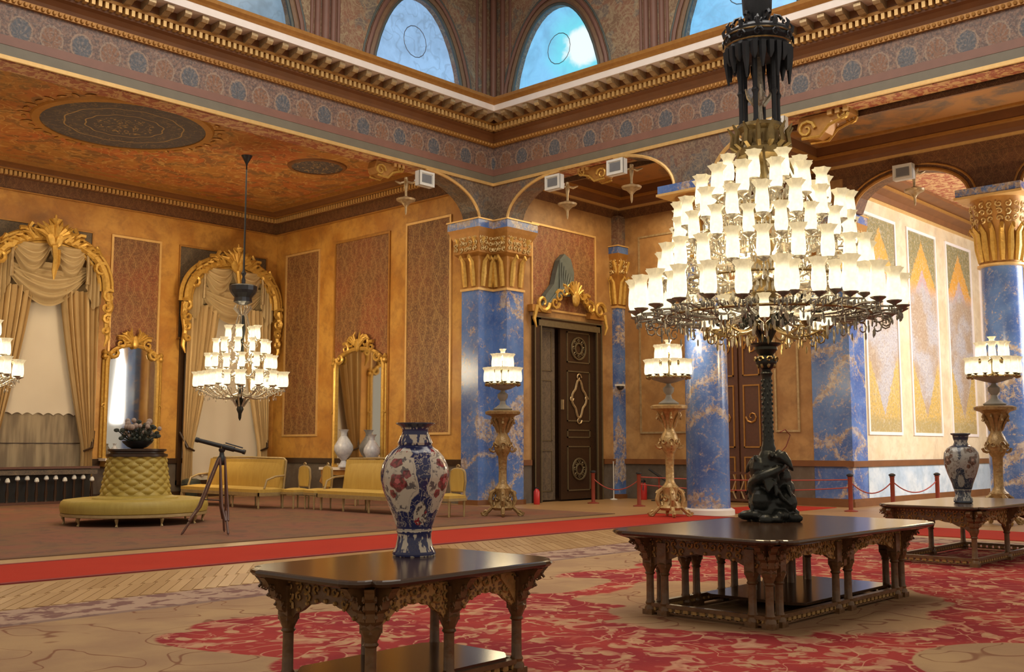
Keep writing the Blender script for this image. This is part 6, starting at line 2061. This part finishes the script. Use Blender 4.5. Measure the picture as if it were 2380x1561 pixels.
def ottoman():
    t = thing('round_ottoman', 'round olive yellow ottoman with a tall button tufted centre', 'ottoman', (11.02, 21.35, RZ))
    R = 1.48
    M().lathe([(R-0.06, 0.22), (R, 0.25), (R+0.02, 0.36), (R, 0.46), (R-0.04, 0.50), (R-0.3, 0.53), (0.8, 0.50), (0.4, 0.50)], 48).build('seat', 'olive', t)
    m = M()
    rows, cols = 5, 13
    def f(u, v):
        a = 2*pi*u
        z = 0.50+0.90*v
        r = 0.70-0.13*v
        dd = sin(pi*rows*v+pi*cols*u)*sin(pi*rows*v-pi*cols*u)
        return ((r+0.05*abs(dd)**0.6) * cos(a), (r+0.05*abs(dd)**0.6)*sin(a), z)
    m.grid(f, 144, 48)
    cn = m.build('backrest', 'olive', t)
    M().lathe([(0.88, 0.50), (0.86, 0.54), (0.74, 0.58), (0.70, 0.55)], 40).build('skirt', 'olive', t)
    M().lathe([(0.58, 1.38), (0.63, 1.40), (0.63, 1.45), (0.55, 1.47), (0.55, 1.50), (0.60, 1.52), (0.60, 1.56), (0.1, 1.57)], 32).build('cap_ring', 'dark_wood', t)
    m = M()
    for i in range(cols):
        for j in range(1, rows):
            u = (i+0.5*(j % 2))/cols; v = j/rows
            r = 0.70-0.13*v+0.006
            m.blob((r*cos(2*pi*u), r*sin(2*pi*u), 0.50+0.90*v), 0.02, 6, 4)
    m.build('button', 'olive', cn, True, 'stuff')
    M().lathe([(R-0.02, 0.17), (R, 0.18), (R, 0.235), (R-0.03, 0.24)], 48).build('frame', 'frame_cream', t)
    src = None
    for k in range(10):
        a = 2*pi*(k+0.35)/10
        if src is None:
            src = M().tube([(0, 0, 0.2), (0.04, 0, 0.14), (0.01, 0, 0.05), (0.03, 0, 0.0)], [0.035, 0.04, 0.02, 0.03], 6).build('leg', 'frame_cream', t); o = src
        else:
            o = src.copy(); COL.objects.link(o)
        o.location = ((R-0.1)*cos(a), (R-0.1)*sin(a), 0); o.rotation_euler = (0, 0, a)
    # flower arrangement on top
    f_ = thing('flower_arrangement', 'dried flower arrangement in a dark bowl on top of the ottoman', 'flowers', (11.02, 21.35, RZ+1.57))
    M().lathe([(0.12, 0), (0.2, 0.03), (0.3, 0.12), (0.32, 0.16), (0.26, 0.15)], 16).build('bowl', 'black', f_)
    random.seed(5)
    m = M(); q = M()
    for k in range(60):
        a = random.random()*2*pi; r = random.random()*0.42; z = 0.18+random.random()*0.42*(1-r)
        m.tube([(r*0.3*cos(a), r*0.3*sin(a), 0.12), (r*cos(a), r*sin(a), z)], 0.012, 4)
        m.blob((r*cos(a)*1.05, r*sin(a)*1.05, z), (0.06, 0.03, 0.045), 6, 4, a)
    for k in range(26):
        a = random.random()*2*pi; r = 0.1+random.random()*0.36; z = 0.25+random.random()*0.4*(1-r*.6)
        q.blob((r*cos(a), r*sin(a), z), random.uniform(0.04, 0.07), 7, 5)
    m.build('leaf', 'leaf_dark', f_, True, 'stuff'); q.build('blossom', 'blossom', f_, True, 'stuff')
ottoman()

def telescope():
    t = thing('telescope', 'dark telescope on a wooden tripod beside the ottoman', 'telescope', (10.75, 17.55, RZ))
    R_ = Vector((sin(YAW), -cos(YAW), 0)); F_ = Vector((cos(YAW), sin(YAW), 0)); U = Vector((0, 0, 1))
    hub = U*1.40
    M().lathe([(0.05, 1.26), (0.08, 1.31), (0.08, 1.40), (0.05, 1.44), (0.04, 1.50), (0.06, 1.53), (0.06, 1.57)], 12).build('head', 'black', t)
    feet = [R_*-0.80+F_*0.15, R_*0.0+F_*-0.02+F_*0.65, R_*0.36+F_*-0.5, ]
    feet = [R_*-0.58+F_*-0.45, R_*0.02+F_*0.25, R_*0.30+F_*-0.5]
    for p in feet:
        m = M()
        e = p.normalized(); s_ = e.cross(U)*0.045
        m.tube([hub+s_+e*0.05, p*0.55+U*0.5+s_*1.2, p*0.8+U*0.25+s_*0.5], 0.022, 6)
        m.tube([hub-s_+e*0.05, p*0.55+U*0.5-s_*1.2, p*0.8+U*0.25-s_*0.5], 0.022, 6)
        m.tube([p*0.62+U*0.42, p*0.97+U*0.03], 0.024, 6)
        m.tube([p*0.965+U*0.04, p+U*0.0], [0.02, 0.008], 6)
        m.build('tripod_leg', 'tripod_wood', t)
    M().tube([feet[0]*0.45+U*0.63, U*0.6, feet[1]*0.45+U*0.63], 0.01, 4).build('brace', 'black', t)
    a = U*1.74+R_*-0.50; b = U*1.50+R_*0.44
    d = (b-a)
    m = M()
    m.tube([a, a+d*0.06, a+d*0.061, a+d*0.55, a+d*0.551, a+d*0.78, a+d*0.781, b-d*0.05, b-d*0.049, b], [0.048, 0.048, 0.040, 0.043, 0.05, 0.05, 0.036, 0.036, 0.045, 0.045], 12)
    m.build('tube', 'black', t)
    M().tube([a+d*0.6+U*0.08, a+d*0.95+U*0.07], 0.014, 6).build('finder', 'black', t)
    M().cbox((0.0, 0, 1.58), (0.07, 0.07, 0.08)).build('cradle', 'bronze_gold', t)
telescope()

# bell shaped dark lamp standing on the floor behind, and the slatted radiator cover
def radiator():
    t = thing('radiator_cover', 'long dark radiator cover with white topped columns under the left window', 'radiator cover', (12.0, 30.3, 0))
    x0, x1 = -3.0, 2.3
    M().box((x0-0.05, -0.28, 1.0), (x1+0.05, 0.35, 1.06)).build('shelf', 'tripod_wood', t, False)
    M().box((x0, 0.2, 0.02), (x1, 0.32, 1.0)).build('back', 'black', t, False)
    M().box((x0, -0.25, 0.0), (x1, 0.3, 0.08)).build('plinth', 'tripod_wood', t, False)
    M().box((x0, -0.24, 0.84), (x1, 0.2, 0.98)).build('frieze_rail', 'grey_damask', t, False)
    src = None; s2 = None
    n = 20
    for k in range(n):
        x = x0+0.12+(x1-x0-0.24)*k/(n-1)
        if src is None:
            src = M().lathe([(0.045, 0.08), (0.03, 0.14), (0.05, 0.3), (0.03, 0.5), (0.035, 0.68)], 8).build('column', 'dark_wood', t)
            s2 = M().lathe([(0.035, 0.0), (0.07, 0.03), (0.06, 0.09), (0.03, 0.14)], 8).build('column_capital', 'white', t)
            o, p = src, s2
        else:
            o = src.copy(); p = s2.copy(); COL.objects.link(o); COL.objects.link(p)
        o.location = (x, -0.16, 0); p.location = (x, -0.16, 0.68-0.06*(k % 3 == 1))
radiator()
def bin_():
    t = thing('dark_basket', 'dark round basket on the floor at the right window curtain', 'basket', (16.85, 29.2, 0))
    M().lathe([(0.16, 0), (0.2, 0.1), (0.26, 0.3), (0.30, 0.5), (0.27, 0.62), (0.16, 0.66)], 16).build('body', 'leaf_dark', t)
    M().tube([(0.29*cos(2*pi*k/16), 0.29*sin(2*pi*k/16), 0.5) for k in range(17)], 0.015, 5).build('rim', 'black', t)
bin_()

# ------------------------------------------------------------------ stanchions and ropes
def post(label, x, y):
    t = thing('stanchion', label, 'stanchion', (x, y, 0.0 if not (19 < x < 21.4) else 0.012), 0, 'red brown rope stanchions')
    M().lathe([(0.17, 0), (0.17, 0.02), (0.05, 0.05)], 14).build('base', 'red_post', t)
    M().lathe([(0.055, 0.04), (0.055, 0.84), (0.07, 0.86), (0.05, 0.88)], 12).build('post', 'red_post', t)
    M().lathe([(0.05, 0.87), (0.085, 0.89), (0.085, 0.92), (0.03, 0.95)], 12).build('finial', 'black', t)
    return (x, y)
ps = [post('red brown stanchion standing in front of the dark door', 23.9, 19.15), post('red brown stanchion left of the gilded pedestal with candelabrum', 23.6, 17.3),
      post('red brown stanchion at the corner of the square blue pier', 25.3, 11.98), post('red brown stanchion before the blue dado, left of the right table', 26.3, 11.32),
      post('red brown stanchion between the pale wall and the right table', 27.9, 10.8)]
def rope(label, a, b, z=0.72, sag=0.3, n=12):
    m = M()
    m.tube([(a[0]+(b[0]-a[0])*k/n, a[1]+(b[1]-a[1])*k/n, z-sag*4*(k/n)*(1-k/n)) for k in range(n+1)], 0.016, 5)
    tag(m.build('barrier_rope', 'red_rope', None), label, 'rope')
rope('red rope slung between the two stanchions in front of the doors', ps[0], ps[1])
rope('low red rope running from the pedestal to the square blue pier', ps[1], ps[2], 0.6, 0.12)
rope('red rope slung between the stanchions before the blue dado', ps[2], ps[3], 0.75, 0.3)
rope('red rope slung behind the left end of the right table', ps[3], ps[4], 0.75, 0.3)
rope('upper red rope drawn nearly straight behind the lamp stand', (23.6, 17.3), (25.3, 11.98), 0.8, 0.05)

# small wall things in the aisle
t = thing('dome_camera', 'small white dome camera on the blue pilaster', 'camera', (26.68, 20.3, 3.55))
M().box((-0.14, -0.14, 0.0), (0.14, 0.05, 0.06)).build('mount', 'white', t, False)
M().lathe([(0.12, 0.0), (0.11, -0.07), (0.05, -0.12)], 12, (0, -0.06, 0)).build('dome', 'black', t)
t = thing('fire_extinguisher', 'red fire extinguisher on the floor right of the blue pilaster', 'extinguisher', (26.7, 19.4, 0))
M().lathe([(0.10, 0), (0.11, 0.03), (0.11, 0.42), (0.07, 0.5), (0.03, 0.53)], 14).build('cylinder', 'red_paint', t)
M().tube([(0, 0, 0.52), (0.02, -0.03, 0.6), (-0.08, -0.05, 0.62), (-0.14, -0.08, 0.3)], 0.015, 5).build('hose', 'black', t)
M().cbox((0, 0, 0.56), (0.05, 0.14, 0.05)).build('handle', 'black', t)
t = thing('fire_extinguisher', 'red fire extinguisher at the foot of the corner pier', 'extinguisher', (22.4, 20.0, 0))
M().lathe([(0.08, 0), (0.09, 0.03), (0.09, 0.36), (0.05, 0.42), (0.03, 0.45)], 14).build('cylinder', 'red_paint', t)
M().cbox((0, 0, 0.46), (0.04, 0.1, 0.04)).build('handle', 'black', t)
t = thing('barrier_pole', 'thin white pole standing before the blue pilaster', 'pole', (26.1, 20.1, 0))
M().lathe([(0.12, 0), (0.12, 0.02), (0.03, 0.04)], 12).build('base', 'white', t)
M().lathe([(0.018, 0.03), (0.018, 1.15), (0.03, 1.18)], 8).build('pole', 'white', t)
t = thing('easel_sign', 'dark slanted sign board beside the fire extinguisher in the aisle', 'sign', (26.4, 18.6, 0))
M().tube([(-0.02, 0.35, 0.95), (-0.05, -0.4, 0.55)], 0.035, 6).build('board_edge', 'black', t)
M().tube([(0, 0, 0), (0, 0, 0.78)], 0.03, 6).build('stand', 'red_post', t)
M().cbox((0, 0, 0.015), (0.35, 0.35, 0.03)).build('foot', 'black', t)
# barrier of slanted rails in front of the second door
t = thing('stair_rail', 'low red brown railing with curved bars in front of the second door', 'railing', (26.3, 16.2, 0))
M().box((-0.03, -0.9, 0.85), (0.03, 0.9, 0.92)).box((-0.03, -0.9, 0.1), (0.03, 0.9, 0.16)).build('rail', 'tripod_wood', t, False)
src = None
for k in range(7):
    if src is None:
        src = M().tube([(0, -0.06, 0.13), (0, 0.06, 0.4), (0, -0.04, 0.65), (0, 0.03, 0.88)], 0.022, 6).build('baluster', 'gold_pale', t); o = src
    else:
        o = src.copy(); COL.objects.link(o)
    o.location = (0, -0.8+1.6*k/6, 0)
for y in (-0.9, 0.9):
    M().box((-0.05, y-0.05, 0), (0.05, y+0.05, 1.0)).build('newel', 'tripod_wood', t, False)
